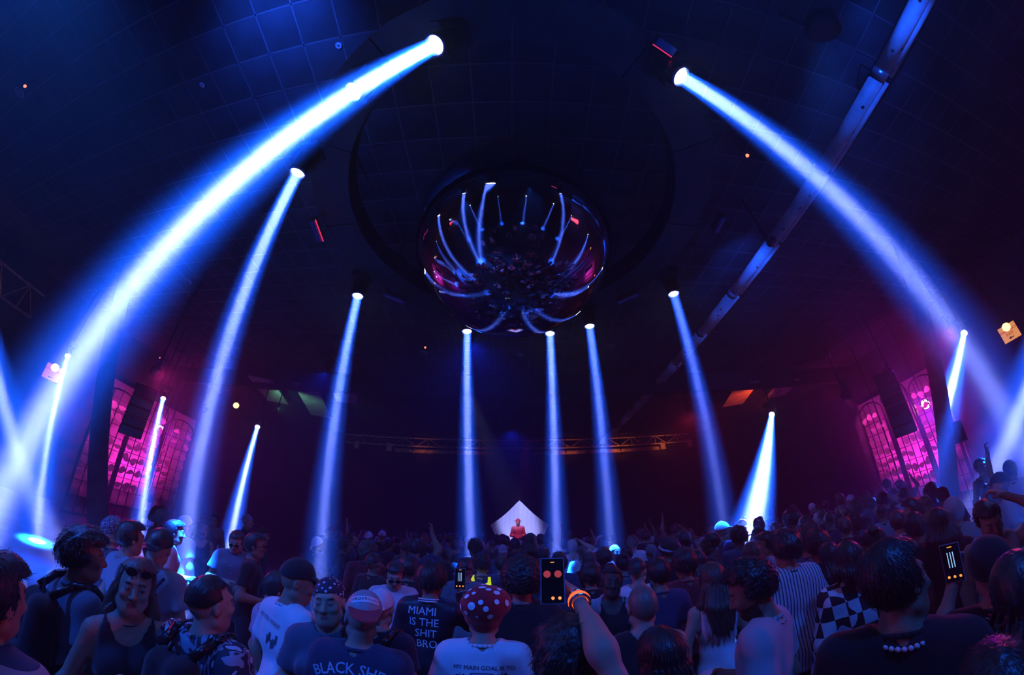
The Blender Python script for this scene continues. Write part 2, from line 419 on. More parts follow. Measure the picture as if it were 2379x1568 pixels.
def hair_mesh(name, p, kind='short', step=0.007, seed=1, length=0.30):
    """hair or headwear in the frame of the posed head"""
    H = p.H; c = H((0, -0.02, 1.66))
    L = length if kind in ('long', 'braids') else 0.0
    pad = 0.10 if kind in ('afro', 'curly', 'bun', 'brim', 'bucket', 'fluffy', 'puff', 'hat') else 0.05
    lo = c-np.array((0.12+pad, 0.13+pad, 0.14+pad*.5+L)); hi = c+np.array((0.12+pad, 0.13+pad, 0.13+pad))
    f = Field(spaced(lo[0], hi[0], step), spaced(lo[1], hi[1], step), spaced(lo[2], hi[2], step))
    g = {'buzz': 0.004, 'short': 0.013, 'curly': 0.030, 'afro': 0.055, 'long': 0.016, 'bun': 0.012, 'cap': 0.012, 'capback': 0.012, 'beanie': 0.014,
         'bandana': 0.009, 'bucket': 0.03, 'fade': 0.006, 'fluffy': 0.034, 'braids': 0.014, 'pony': 0.012, 'headband': 0.04, 'hat': 0.012, 'hood': 0.03, 'puff': 0.012, 'dome': 0.014}[kind]
    f.ell((0, -0.024, 1.66), (0.078+g, 0.096+g, 0.096+g), 0.01, M=H)
    if kind in ('short', 'fluffy'): f.ell((0, 0.02, 1.70), (0.065+g*.6, 0.07+g*.6, 0.055+g*.8), 0.03, M=H)
    Ri = H.R
    def local(P): return (P-H.p-H.o)@Ri+H.p
    hat = kind in ('dome', 'cap', 'capback', 'beanie', 'bandana', 'bucket', 'hat')
    if kind == 'puff':
        f.ell((0.010, -0.03, 1.700), (0.132, 0.134, 0.092), 0.02, M=H)
        f.fn(lambda P, F: np.maximum(F+0.006*noise3(local(P), (16, 16, 16), seed, 2), 1.622-0.22*np.clip(-local(P)[..., 1]-0.02, -0.1, 0.08)-local(P)[..., 2]))
        f.cap((0, -0.02, 1.660), (0, -0.02, 1.640), 0.098, 0.094, 0.02, M=H)
        return f.mesh(name)
    if hat:
        zc = {'bucket': 1.635, 'beanie': 1.63, 'bandana': 1.655}.get(kind, 1.665)
        if kind == 'bucket':
            f.cap((0, -0.02, 1.72), (0, -0.02, 1.645), 0.10, 0.145, 0.02, M=H, cut='ab')
        if kind == 'hat': f.cap((0, -0.02, 1.675), (0, -0.02, 1.669), 0.155, 0.158, 0.012, M=H, cut='ab')
        def sh(P, F):
            l = local(P); z = l[..., 2]
            line = zc-0.02*np.clip(-l[..., 1]/0.1, -1, 1) if kind != 'bandana' else zc-0.55*np.clip(-l[..., 1]-0.0, -0.06, 0.08)
            F = np.maximum(F, line-z)
            return F+(0.0015*noise3(l, (30, 30, 30), seed, 2) if kind != 'bucket' else 0.004*noise3(l, (14, 14, 14), seed, 2))
        f.fn(sh)
        if kind in ('cap', 'capback'):
            s = 1 if kind == 'cap' else -1
            z0 = 1.672 if s > 0 else 1.70
            if s > 0: f.cap((0, 0.075, 1.680), (0, 0.125, 1.668), 0.075, 0.062, 0.004, flat=((0, 0.2, 1), 0.09), M=H)
            else: f.cap((0, -0.115, 1.652), (0, -0.160, 1.640), 0.075, 0.062, 0.004, flat=((0, -0.2, 1), 0.09), M=H)
            f.ell((0, -0.022, 1.768), (0.008, 0.008, 0.005), 0.002, M=H)
        if kind == 'bandana': f.cap((0, -0.12, 1.62), (0.01, -0.145, 1.56), 0.018, 0.025, 0.01, M=H)
        return f.mesh(name)
    if kind in ('curly', 'afro', 'fluffy', 'headband'):
        def bump(P, F):
            l = local(P); q = l*1.0
            b = np.sin(q[..., 0]*150+3*np.sin(q[..., 1]*60))*np.sin(q[..., 1]*140+3*np.sin(q[..., 2]*70))*np.sin(q[..., 2]*145+2*np.sin(q[..., 0]*55))
            return F+0.009*b*(1 if kind != 'fluffy' else .4)+0.010*noise3(l, (28, 28, 28), seed, 2)
        f.fn(bump)
        if kind == 'fluffy': f.fn(lambda P, F: F+0.006*noise3(local(P), (60, 60, 34), seed+3, 2))
    else:
        def streak(P, F):
            l = local(P); th = np.arctan2(l[..., 0], -(l[..., 1]+0.02))
            return F+0.0022*np.sin(th*38+6*np.sin(l[..., 2]*22+seed))+0.004*noise3(l, (22, 22, 10), seed, 2)
        if kind != 'buzz': f.fn(streak)
    if kind in ('long', 'braids'):
        for j in range(-3, 4):
            a = j*0.36; x, y = math.sin(a)*0.082, -0.02-math.cos(a)*0.085
            q = H((x, y, 1.60)); e = q+np.array((x*0.5*0.4, -0.02 if abs(j) < 3 else 0.02, -length*(0.85+0.05*math.cos(j*5+seed))))
            e[1] = min(e[1], p.T((0, -0.13, 1.35))[1]) if abs(j) < 3 else e[1]
            m = (q+e)/2+np.array((x*0.35, -0.03 if abs(j) < 3 else 0.0, 0.03))
            r = 0.034 if kind == 'long' else 0.012
            f.cap(q, m, r, r*1.0, 0.02 if kind == 'long' else 0.004); f.cap(m, e, r, r*0.35, 0.02 if kind == 'long' else 0.004)
        def str2(P, F):
            l = P-np.array((c[0], c[1], 0)); th = np.arctan2(l[..., 0], -l[..., 1])
            return F+np.where(P[..., 2] < c[2]-0.03, 0.0045*np.sin(th*30+4*np.sin(P[..., 2]*14+seed)+seed), 0)
        f.fn(str2)
    if kind == 'bun':
        f.ell((0, -0.10, 1.745), (0.045, 0.042, 0.04), 0.012, M=H)
    if kind == 'pony':
        f.cap((0, -0.115, 1.70), (0, -0.15, 1.64), 0.022, 0.03, 0.01, M=H); f.cap((0, -0.15, 1.64), (0, -0.14, 1.50), 0.03, 0.012, 0.01, M=H)
    # hairline: leave the face, ears and nape free
    def line(P, F):
        l = local(P); x, y, z = np.abs(l[..., 0]), l[..., 1], l[..., 2]
        face = np.minimum(y-0.022+0.3*np.maximum(z-1.64, 0), 1.722-2.2*x*x-z)+0.004*noise3(l, (60, 60, 60), seed+9, 1) if kind != 'hood' else np.minimum(y-0.05, 1.70-z)
        F = np.maximum(F, face) if True else F
        if kind in ('buzz', 'short', 'curly', 'fade', 'bun', 'pony', 'fluffy', 'afro', 'headband'):
            nape = (1.575 if kind != 'fade' else 1.63)+np.clip((y+0.06)*0.55, 0, 0.1)-z
            F = np.maximum(F, nape)
        return F
    if kind == 'hood': pass
    f.fn(line)
    return f.mesh(name)

def strands(me, P, kind, n, seed, length=0.03, width=0.0016):
    """tapered locks of hair over the shell, joined into the same mesh"""
    nv, nf = len(me.vertices), len(me.polygons); co = np.empty(nv*3, np.float32); me.vertices.foreach_get('co', co); co = co.reshape(-1, 3)
    nm = np.empty(nv*3, np.float32); me.vertices.foreach_get('normal', nm); nm = nm.reshape(-1, 3)
    q = np.empty(nf*4, np.int32); me.polygons.foreach_get('vertices', q) if False else me.loops.foreach_get('vertex_index', q); q = q.reshape(-1, 4)
    r = np.random.default_rng(seed); i = r.integers(0, nv, n); p0 = co[i]; N = nm[i]
    cr = P.H((0, -0.055, 1.75)); up = P.H.R[:, 2]
    d = p0-cr if kind != 'long' else np.tile(-up, (n, 1))+0.2*(p0-cr)
    d = d-(d*N).sum(1)[:, None]*N; d /= np.linalg.norm(d, axis=1)[:, None]+1e-6; d += r.normal(0, {'long': 0.12, 'short': 0.22, 'fluffy': 0.45, 'curly': 1.0}[kind], d.shape); d -= up*0.15
    lift = {'long': 0.10, 'short': 0.16, 'fluffy': 0.30, 'curly': 0.6}[kind]; L = length*r.uniform(0.5, 1.3, n)[:, None]
    t1 = d+N*lift; t1 /= np.linalg.norm(t1, axis=1)[:, None]; t2 = d+N*lift*0.1-up*0.3; t2 /= np.linalg.norm(t2, axis=1)[:, None]
    if kind == 'curly': t2 = -N*0.5+np.cross(t1, N); t2 /= np.linalg.norm(t2, axis=1)[:, None]
    s = np.cross(t1, N); s /= np.linalg.norm(s, axis=1)[:, None]+1e-6
    p1 = p0+t1*L*0.5; p2 = p1+t2*L*0.5; w = width*r.uniform(0.7, 1.5, n)[:, None]
    V = np.stack([p0-N*0.002-s*w, p0-N*0.002+s*w, p1+s*w*0.9, p1-s*w*0.9, p2+s*w*0.25, p2-s*w*0.25, p1+N*w*1.2], 1).reshape(-1, 3)
    b = nv+np.arange(n)[:, None]*7
    Q = np.concatenate([b+np.array([[0, 1, 2, 6]]), b+np.array([[0, 6, 3, 3]])[:, :4], b+np.array([[6, 2, 4, 5]]), b+np.array([[6, 5, 3, 3]])])
    Q = Q[(Q[:, 2] != Q[:, 3])]; T = np.concatenate([b+np.array([[0, 6, 3]]), b+np.array([[6, 5, 3]])])
    name = me.name; bpy.data.meshes.remove(me); me = bpy.data.meshes.new('hair'); V = np.concatenate([co, V]); A = np.concatenate([q, Q])
    me.vertices.add(len(V)); me.vertices.foreach_set('co', np.ascontiguousarray(V, np.float32).ravel())
    li = np.concatenate([A.ravel(), T.ravel()]).astype(np.int32); me.loops.add(len(li)); me.loops.foreach_set('vertex_index', li)
    st = np.concatenate([np.arange(len(A))*4, len(A)*4+np.arange(len(T))*3]).astype(np.int32); me.polygons.add(len(st)); me.polygons.foreach_set('loop_start', st)
    me.polygons.foreach_set('use_smooth', np.ones(len(st), bool)); me.update(calc_edges=True)
    return me
# ------------------------------------------------------------------ materials
def nodes_of(name):
    m = bpy.data.materials.new(name); m.use_nodes = True
    return m, m.node_tree, m.node_tree.nodes['Principled BSDF']
def mat(name, col, rough=0.7, metal=0.0, emit=None, es=1.0, noise=None, bump=0.0, bscale=40, coat=0, trans=0):
    """principled with optional mottling (noise=(scale, strength)) and fine bump"""
    m, nt, b = nodes_of(name)
    b.inputs['Base Color'].default_value = (*col, 1); b.inputs['Roughness'].default_value = rough
    b.inputs['Metallic'].default_value = metal
    if coat: b.inputs['Coat Weight'].default_value = coat
    if trans: b.inputs['Transmission Weight'].default_value = trans
    if emit: b.inputs['Emission Color'].default_value = (*emit, 1); b.inputs['Emission Strength'].default_value = es
    if noise or bump:
        tc = nt.nodes.new('ShaderNodeTexCoord')
    if noise:
        n = nt.nodes.new('ShaderNodeTexNoise'); n.inputs['Scale'].default_value = noise[0]; n.inputs['Detail'].default_value = 5
        nt.links.new(tc.outputs['Object'], n.inputs['Vector'])
        r = nt.nodes.new('ShaderNodeValToRGB'); s = noise[1]
        r.color_ramp.elements[0].position = 0.35; r.color_ramp.elements[1].position = 0.65
        r.color_ramp.elements[0].color = (*[c*(1-s) for c in col], 1); r.color_ramp.elements[1].color = (*[min(1, c*(1+s*.6)) for c in col], 1)
        nt.links.new(n.outputs[0], r.inputs[0]); nt.links.new(r.outputs[0], b.inputs['Base Color'])
    if bump:
        n2 = nt.nodes.new('ShaderNodeTexNoise'); n2.inputs['Scale'].default_value = bscale
        nt.links.new(tc.outputs['Object'], n2.inputs['Vector'])
        bp = nt.nodes.new('ShaderNodeBump'); bp.inputs['Strength'].default_value = bump; bp.inputs['Distance'].default_value = 0.01
        nt.links.new(n2.outputs[0], bp.inputs['Height']); nt.links.new(bp.outputs[0], b.inputs['Normal'])
    return m
def objcol(name, rough=0.8, bump=0.25, bscale=260, tint=False, sheen=0.0, spec=0.3):
    """colour comes from the object, so that one mesh can be worn in many colours"""
    m, nt, b = nodes_of(name)
    oi = nt.nodes.new('ShaderNodeObjectInfo'); out = oi.outputs['Color']
    if tint:
        a = nt.nodes.new('ShaderNodeAttribute'); a.attribute_name = 'skin_tint'
        x = nt.nodes.new('ShaderNodeMix'); x.data_type = 'RGBA'; x.blend_type = 'MULTIPLY'; x.inputs[0].default_value = 1
        nt.links.new(out, x.inputs[6]); nt.links.new(a.outputs[0], x.inputs[7]); out = x.outputs[2]
    nt.links.new(out, b.inputs['Base Color'])
    b.inputs['Roughness'].default_value = rough; b.inputs['Specular IOR Level'].default_value = spec
    if sheen: b.inputs['Sheen Weight'].default_value = sheen
    tc = nt.nodes.new('ShaderNodeTexCoord'); n = nt.nodes.new('ShaderNodeTexNoise'); n.inputs['Scale'].default_value = bscale
    nt.links.new(tc.outputs['Object'], n.inputs['Vector'])
    bp = nt.nodes.new('ShaderNodeBump'); bp.inputs['Strength'].default_value = bump; bp.inputs['Distance'].default_value = 0.003
    nt.links.new(n.outputs[0], bp.inputs['Height']); nt.links.new(bp.outputs[0], b.inputs['Normal'])
    return m
def ramp_mat(name, cols, build, rough=0.75):
    """procedural print: build(nt, texcoord) -> factor socket, cols = constant stops"""
    m, nt, b = nodes_of(name)
    tc = nt.nodes.new('ShaderNodeTexCoord'); f = build(nt, tc)
    r = nt.nodes.new('ShaderNodeValToRGB'); r.color_ramp.interpolation = 'CONSTANT'
    while len(r.color_ramp.elements) < len(cols): r.color_ramp.elements.new(0.5)
    for e, (p, c) in zip(r.color_ramp.elements, cols): e.position = p; e.color = (*c, 1)
    nt.links.new(f, r.inputs[0]); nt.links.new(r.outputs[0], b.inputs['Base Color']); b.inputs['Roughness'].default_value = rough
    return m
M = {}
M['concrete'] = mat('floor_concrete', (0.055, 0.055, 0.06), 0.45, noise=(1.5, 0.5), bump=0.2, bscale=8)
M['wall'] = mat('wall_black', (0.035, 0.035, 0.045), 0.85, noise=(0.6, 0.4), bump=0.3, bscale=10)
M['tile'] = mat('ceiling_tile', (0.045, 0.048, 0.058), 0.9, noise=(0.9, 0.55), bump=0.4, bscale=60)
M['slab'] = mat('ceiling_slab', (0.03, 0.03, 0.03), 0.9)
M['tbar'] = mat('grid_bar', (0.12, 0.125, 0.14), 0.5)
M['black'] = mat('black_paint', (0.012, 0.012, 0.014), 0.55, noise=(6, 0.4))
M['blackgloss'] = mat('black_plastic', (0.01, 0.01, 0.012), 0.25)
M['ring'] = mat('ring_black', (0.02, 0.02, 0.025), 0.6, noise=(3, 0.4))
M['steel'] = mat('steel', (0.35, 0.35, 0.38), 0.35, 1.0)
M['duct'] = mat('duct_paint', (0.78, 0.78, 0.82), 0.5, noise=(1.3, 0.45))
M['ductband'] = mat('duct_band', (0.45, 0.45, 0.5), 0.3, 0.7)
M['ductmark'] = mat('rusty_mark', (0.10, 0.05, 0.03), 0.9)
M['column'] = mat('column_paint', (0.10, 0.10, 0.12), 0.7, noise=(3, 0.3))
M['truss'] = mat('truss_paint', (0.62, 0.5, 0.42), 0.6, noise=(4, 0.4))
M['pinkwall'] = mat('plaster_wall', (0.08, 0.075, 0.085), 0.8, noise=(1.2, 0.3))
M['bouncepanel'] = mat('bounce_panel_pale', (0.55, 0.5, 0.55), 0.8, noise=(1.2, 0.3))  # pale tone added so the wall behind the lattice comes out brighter
M['lattice'] = mat('dark_iron', (0.03, 0.025, 0.03), 0.5)
M['leaf'] = mat('ornament_plate', (0.62, 0.55, 0.58), 0.35, 0.3)
M['lens'] = mat('lens_glow', (0.8, 0.9, 1.0), 0.1, emit=(0.75, 0.88, 1.0), es=14)
M['lensrim'] = mat('lens_glass', (0.12, 0.2, 0.5), 0.08, coat=1)
M['redglow'] = mat('red_strip', (0.3, 0.02, 0.05), 0.4, emit=(1, 0.03, 0.15), es=0.9)
M['redled'] = mat('red_led', (0.3, 0.01, 0.01), 0.4, emit=(1, 0.12, 0.06), es=4)
M['flood'] = mat('flood_lens', (1, 0.7, 0.8), 0.3, emit=(1.0, 0.25, 0.6), es=60)
M['redlens'] = mat('red_flood_lens', (1, 0.1, 0.1), 0.3, emit=(1.0, 0.03, 0.06), es=5)
M['warm'] = mat('warm_lens', (1, 0.6, 0.3), 0.3, emit=(1.0, 0.35, 0.08), es=8)
M['sail'] = mat('sail_cloth', (0.85, 0.83, 0.88), 0.9, bump=0.3, bscale=90)
M['panel'] = mat('hanging_board', (0.5, 0.5, 0.5), 0.7, noise=(2, 0.3))
M['white'] = mat('white_plastic', (0.75, 0.75, 0.78), 0.4)
M['glass'] = mat('dome_glass', (0.15, 0.2, 0.3), 0.1, coat=1)
M['signface'] = mat('sign_face', (0.9, 0.55, 0.3), 0.5, emit=(1.0, 0.36, 0.10), es=0.85)
M['signfacepink'] = mat('sign_face_pink', (0.9, 0.5, 0.6), 0.5, emit=(0.95, 0.22, 0.42), es=0.7)
M['signhot'] = mat('sign_tube', (1, 0.8, 0.5), 0.5, emit=(1.0, 0.68, 0.3), es=2.4)
M['signred'] = mat('sign_letters', (0.5, 0.02, 0.02), 0.6, emit=(0.6, 0.02, 0.01), es=0.3)
M['signblack'] = mat('sign_arrow', (0.01, 0.01, 0.01), 0.6)
M['exitgreen'] = mat('green_lamp', (0.8, 0.9, 0.2), 0.5, emit=(0.9, 0.9, 0.15), es=2)

def mirror():
    m, nt, b = nodes_of('mirror_foil')
    b.inputs['Base Color'].default_value = (0.72, 0.72, 0.76, 1); b.inputs['Metallic'].default_value = 1.0; b.inputs['Roughness'].default_value = 0.035
    tc = nt.nodes.new('ShaderNodeTexCoord'); n = nt.nodes.new('ShaderNodeTexNoise'); n.inputs['Scale'].default_value = 5; n.inputs['Detail'].default_value = 3
    nt.links.new(tc.outputs['Object'], n.inputs['Vector'])
    bp = nt.nodes.new('ShaderNodeBump'); bp.inputs['Strength'].default_value = 0.035; bp.inputs['Distance'].default_value = 0.02
    nt.links.new(n.outputs[0], bp.inputs['Height']); nt.links.new(bp.outputs[0], b.inputs['Normal'])
    return m
M['mirror'] = mirror()

# ------------------------------------------------------------------ building helpers
class MB:
    def __init__(s): s.v, s.f = [], []
    def add(s, V, F):
        n = len(s.v); s.v += [tuple(map(float, v)) for v in V]; s.f += [tuple(i+n for i in q) for q in F]; return s
    def box(s, c, size, R=None, taper=1.0):
        V = []
        for z in (-.5, .5):
            for y in (-.5, .5):
                for x in (-.5, .5):
                    k = taper if z > 0 else 1.0
                    V.append(np.array((x*size[0]*k, y*size[1]*k, z*size[2])))
        if R is not None: V = [R@v for v in V]
        V = [v+np.array(c) for v in V]
        return s.add(V, [(0, 2, 3, 1), (4, 5, 7, 6), (0, 1, 5, 4), (2, 6, 7, 3), (0, 4, 6, 2), (1, 3, 7, 5)])
    def tube(s, a, b, r, r2=None, n=12, caps=True):
        a, b = np.array(a, float), np.array(b, float); r2 = r if r2 is None else r2
        d = b-a; d /= np.linalg.norm(d)+1e-12; u = np.cross(d, (0, 0, 1) if abs(d[2]) < 0.9 else (1, 0, 0)); u /= np.linalg.norm(u); w = np.cross(d, u)
        V = [p+(u*math.cos(t)+w*math.sin(t))*q for p, q in ((a, r), (b, r2)) for t in np.arange(n)*2*PI/n]
        F = [(i, (i+1) % n, n+(i+1) % n, n+i) for i in range(n)]
        if caps: F += [tuple(range(n))[::-1], tuple(range(n, 2*n))]
        return s.add(V, F)
    def lathe(s, c, axis, prof, n=24):
        """prof: (distance along the axis, radius)"""
        c = np.array(c, float); d = np.array(axis, float); d /= np.linalg.norm(d)
        u = np.cross(d, (0, 0, 1) if abs(d[2]) < 0.9 else (1, 0, 0)); u /= np.linalg.norm(u); w = np.cross(d, u)
        V = [c+d*h+(u*math.cos(t)+w*math.sin(t))*r for h, r in prof for t in np.arange(n)*2*PI/n]
        F = [(k*n+i, k*n+(i+1) % n, (k+1)*n+(i+1) % n, (k+1)*n+i) for k in range(len(prof)-1) for i in range(n)]
        F += [tuple(range(n))[::-1], tuple(range((len(prof)-1)*n, len(prof)*n))]
        return s.add(V, F)
    def build(s, name, m, parent=None, smooth=False, loc=None):
        me = bpy.data.meshes.new(name); me.from_pydata(s.v, [], s.f); me.update()
        if smooth: me.polygons.foreach_set('use_smooth', np.ones(len(me.polygons), bool))
        return link(name, me, m, parent, loc)
def link(name, me, m=None, parent=None, loc=None, color=None):
    o = bpy.data.objects.new(name, me); COL.objects.link(o)
    if m is not None and not me.materials: me.materials.append(m)
    if parent is not None: o.parent = parent
    if loc is not None: o.location = loc
    if color is not None: o.color = (*color, 1)
    return o
def thing(name, label, cat, loc=(0, 0, 0), group=None, rz=0):
    o = bpy.data.objects.new(name, None); COL.objects.link(o); o.location = loc; o.rotation_euler = (0, 0, rz); o.empty_display_size = 0.1
    o['label'] = label; o['category'] = cat
    if group: o['group'] = group
    return o
def tag(o, label, cat, group=None):
    o['label'] = label; o['category'] = cat
    if group: o['group'] = group
    return o
def struct(o): o['kind'] = 'structure'; return o
def aim_matrix(d):
    d = np.array(d, float); d /= np.linalg.norm(d)
    u = np.cross(d, (0, 0, 1)) if abs(d[2]) < 0.99 else np.array((1., 0, 0)); u /= np.linalg.norm(u); w = np.cross(u, d)
    return np.stack([u, w, d], 1)          # columns: side, up, forward

# ------------------------------------------------------------------ the room
X0, X1, Y0, Y1, ZC = -17.0, 17.0, -12.0, 22.0, 7.45
struct(MB().box(((X0+X1)/2, (Y0+Y1)/2, -0.1), (X1-X0, Y1-Y0, 0.2)).build('floor', M['concrete']))
struct(MB().box(((X0+X1)/2, Y1+0.15, ZC/2), (X1-X0+0.6, 0.3, ZC+0.4)).build('wall_back', M['wall']))
struct(MB().box(((X0+X1)/2, Y0-0.15, ZC/2), (X1-X0+0.6, 0.3, ZC+0.4)).build('wall_front', M['wall']))
for sd, nm in ((-1, 'wall_left'), (1, 'wall_right')):
    struct(MB().box((sd*17.15, (Y0+Y1)/2, ZC/2), (0.3, Y1-Y0, ZC+0.4)).build(nm, M['pinkwall']))
ceil = struct(MB().box(((X0+X1)/2, (Y0+Y1)/2, ZC+0.25), (X1-X0, Y1-Y0, 0.3)).build('ceiling', M['slab']))
T = 0.605
tile_me = bpy.data.meshes.new('tile'); bb = MB().box((0, 0, 0), (T-0.022, T-0.022, 0.018))
tile_me.from_pydata(bb.v, [], bb.f); tile_me.materials.append(M['tile'])
cells = [(-3.63+T*(i+.5), 0.88+T*(j+.5)) for i in range(-23, 35) for j in range(-22, 36)]
cells = [c for c in cells if X0+0.3 < c[0] < X1-0.3 and Y0+0.3 < c[1] < Y1-0.3]
cells.sort(key=lambda c: c[0]**2+(c[1]-1.6)**2)
for x, y in cells[:300]:
    o = link('tile', tile_me, None, ceil, (x, y, ZC+rng.uniform(-0.006, 0.008)))
    o.rotation_euler = (rng.uniform(-.006, .006), rng.uniform(-.006, .006), 0)
far = MB()
for x, y in cells[300:]: far.box((x, y, ZC), (T-0.022, T-0.022, 0.018))
far.build('ceiling_tiles', M['tile'], ceil)['kind'] = 'stuff'
gb = MB()
for i in range(-22, 35): gb.box((-3.63+T*i, 5, ZC-0.006), (0.024, 33.6, 0.012))
for j in range(-21, 36): gb.box((0, 0.88+T*j, ZC-0.0065), (33.6, 0.024, 0.011))
gb.build('ceiling_grid', M['tbar'], ceil)['kind'] = 'stuff'

# round black lighting ring under the ceiling
RC = (0.0, 3.4)
rt = thing('lighting_ring', 'large black circular truss ring hung from the tiled ceiling around the mirror ball', 'truss ring', (RC[0], RC[1], 6.15))
for k in range(12):
    a0, a1 = k*PI/6+0.004, (k+1)*PI/6-0.004; n = 8; V = []; F = []
    for i in range(n+1):
        a = a0+(a1-a0)*i/n
        for r, z in ((2.5, 0), (3.08, 0), (3.08, 0.42), (2.5, 0.42)): V.append((r*math.cos(a), r*math.sin(a), z))
    for i in range(n):
        for j in range(4): F.append((i*4+j, i*4+(j+1) % 4, (i+1)*4+(j+1) % 4, (i+1)*4+j))
    F += [(3, 2, 1, 0), (n*4, n*4+1, n*4+2, n*4+3)]
    MB().add(V, F).build('ring_segment', M['ring'], rt)
for k in range(8):
    a = k*PI/4+0.2; MB().tube((2.8*math.cos(a), 2.8*math.sin(a), 0.42), (2.8*math.cos(a), 2.8*math.sin(a), 1.29), 0.02).build('hanger', M['black'], rt)

# moving head beam lights: yoke, head, glowing lens and the lamp itself
def moving_head(p, q, label, group, mount):
    p = np.array(p, float); d = np.array(q, float)-p; d /= np.linalg.norm(d); R = aim_matrix(d); c = p-d*0.16
    t = thing('moving_head_light', label, 'stage light', tuple(c), group)
    L = lambda v: R@np.array(v, float)
    MB().lathe(L((0, 0, -0.16)), L((0, 0, 1)), ((0, 0.06), (0.03, 0.10), (0.20, 0.115), (0.29, 0.118), (0.31, 0.118)), 28).build('head', M['blackgloss'], t, True)
    le = MB().lathe(L((0, 0, 0.152)), L((0, 0, 1)), ((0, 0.082), (0.012, 0.078), (0.018, 0.05)), 28).build('lens', M['lens'], t, True)
    MB().lathe(L((0, 0, 0.148)), L((0, 0, 1)), ((0, 0.118), (0.02, 0.118), (0.022, 0.104), (0.006, 0.10)), 28).build('lens_rim', M['lensrim'], t, True)
    yk = MB()
    for s in (-1, 1): yk.box(L((s*0.14, 0, 0))+np.array((0, 0, 0.10)), (0.03, 0.08, 0.26))
    top = mount-c[2]
    yk.box((0, 0, 0.24), (0.32, 0.10, 0.04)); yk.build('yoke', M['black'], t)
    MB().box((0, 0, 0.33), (0.34, 0.30, 0.14)).build('base', M['black'], t)
    if top > 0.42: MB().tube((0, 0, 0.40), (0, 0, top), 0.022).build('hanging_pole', M['black'], t)
WHERE = ['nearest ring beam light, top of frame left of centre, throwing the widest beam', 'ring beam light half hidden inside the wide near beam at upper left',
 'ring beam light on the left, its beam curving down behind the backpack crowd', 'ring beam light left of the mirror ball at its lower edge height',
 'beam light just under the lower left edge of the mirror ball', 'beam light just under the lower right edge of the mirror ball',
 'beam light right of the two under the mirror ball', 'ring beam light right of the mirror ball with a thin dim beam',
 'ring beam light at upper right whose beam crosses the white ceiling duct', 'outer beam light beside the pink exit sign, its beam making a white floor spot',
 'outer beam light beside the left hanging speaker stack', 'outer beam light right of the left lattice windows, white short beam',
 'outer beam light on the right, short bright white beam left of the lattice windows', 'outer beam light at far right beyond the black column',
 'outer beam light beyond the left edge, its beam crossing in at lower left', 'outer beam light beyond the right edge, its beam entering at lower right']
for i, (p, q, e) in enumerate(BEAMS):
    lab = WHERE[i] if i < len(WHERE) else 'outer beam light behind the camera, seen only mirrored in the ball'
    moving_head(p, q, lab, 'moving head beam lights' if i < 16 else 'beam lights behind the camera', 6.15 if i < 9 else ZC)

# strobe bars on the ring
for (px, py, px2, py2, lab) in ((725, 515, 742, 560, 'strobe bar with a red lit edge on the ring, left of the tiled opening'), (893, 684, 937, 702, 'glass strobe bar on the ring just left of the mirror ball'),
        (1436, 703, 1482, 684, 'glass strobe bar on the ring just right of the mirror ball'), (1664, 540, 1682, 505, 'glass strobe bar on the right part of the ring'),
        (1528, 95, 1567, 122, 'strobe bar with a thin red edge beside the upper right beam light')):
    a, b = at_height(px, py, 5.85), at_height(px2, py2, 5.85); c = (a+b)/2; d = (b-a); Lh = np.linalg.norm(d)*1.1; ang = math.atan2(d[1], d[0])
    t = thing('strobe_bar', lab, 'strobe light', tuple(c), 'strobe bars on the ring', ang)
    MB().box((0, 0, 0.06), (Lh, 0.10, 0.10)).build('housing', M['black'], t)
    MB().box((0, 0, 0.0), (Lh*0.94, 0.085, 0.02)).build('glass_front', M['lensrim'], t)
    if px in (725, 1528): MB().box((0, -0.056 if px == 725 else 0.056, 0.02), (Lh, 0.012, 0.02)).build('lit_edge', M['redglow'], t)
    else: MB().tube((-Lh*0.42, 0, -0.02), (Lh*0.42, 0, -0.02), 0.006).build('tube', M['white'], t)
    v = np.array((RC[0]-c[0], RC[1]-c[1], 0.0)); dist = np.linalg.norm(v); v /= dist; k_ = max(dist-2.95, 0) if dist > 2.6 else dist-2.6; e_ = rot('z', -ang)@(v*k_)
    for s in (-1, 1): MB().tube((s*Lh*0.35, 0, 0.11), (s*Lh*0.35+e_[0], e_[1], 6.20-c[2]), 0.012).build('bracket', M['black'], t)

# ------------------------------------------------------------------ the mirror ball
BC, BR = np.array((0.02, 3.44, CAMH+3.70)), 1.40
t = thing('mirror_ball', 'giant dark inflated mirror ball hanging in the centre, reflecting beams and red floods', 'mirror ball', tuple(BC))
n, mm = 160, 96; V = []
for j in range(mm+1):
    ph = PI*j/mm
    for i in range(n):
        th = 2*PI*i/n; g = 1-0.0035*math.exp(-((((th*16/(2*PI)) % 1)-0.5)/0.035)**2)*math.sin(ph)
        V.append((BR*g*math.sin(ph)*math.cos(th), BR*g*math.sin(ph)*math.sin(th), BR*math.cos(ph)))
F = np.array([(j*n+i, (j+1)*n+i, (j+1)*n+(i+1) % n, j*n+(i+1) % n) for j in range(mm) for i in range(n)])
me = quads('ball_skin', np.array(V), F); link('ball_skin', me, M['mirror'], t)
MB().lathe((0, 0, BR-0.03), (0, 0, 1), ((0, 0.22), (0.05, 0.2), (0.07, 0.08), (0.16, 0.06)), 24).build('top_cap', M['black'], t, True)
MB().tube((0, 0, BR), (0, 0, ZC-BC[2]), 0.018).build('cable', M['black'], t)
MB().box((-0.07, -0.10, BR+0.25), (0.16, 0.12, 0.22)).box((0.05, -0.06, BR+0.12), (0.12, 0.12, 0.14)).build('motor', M['blackgloss'], t)
MB().box((-0.10, -0.165, BR+0.24), (0.05, 0.012, 0.02)).build('status_light', M['redled'], t)

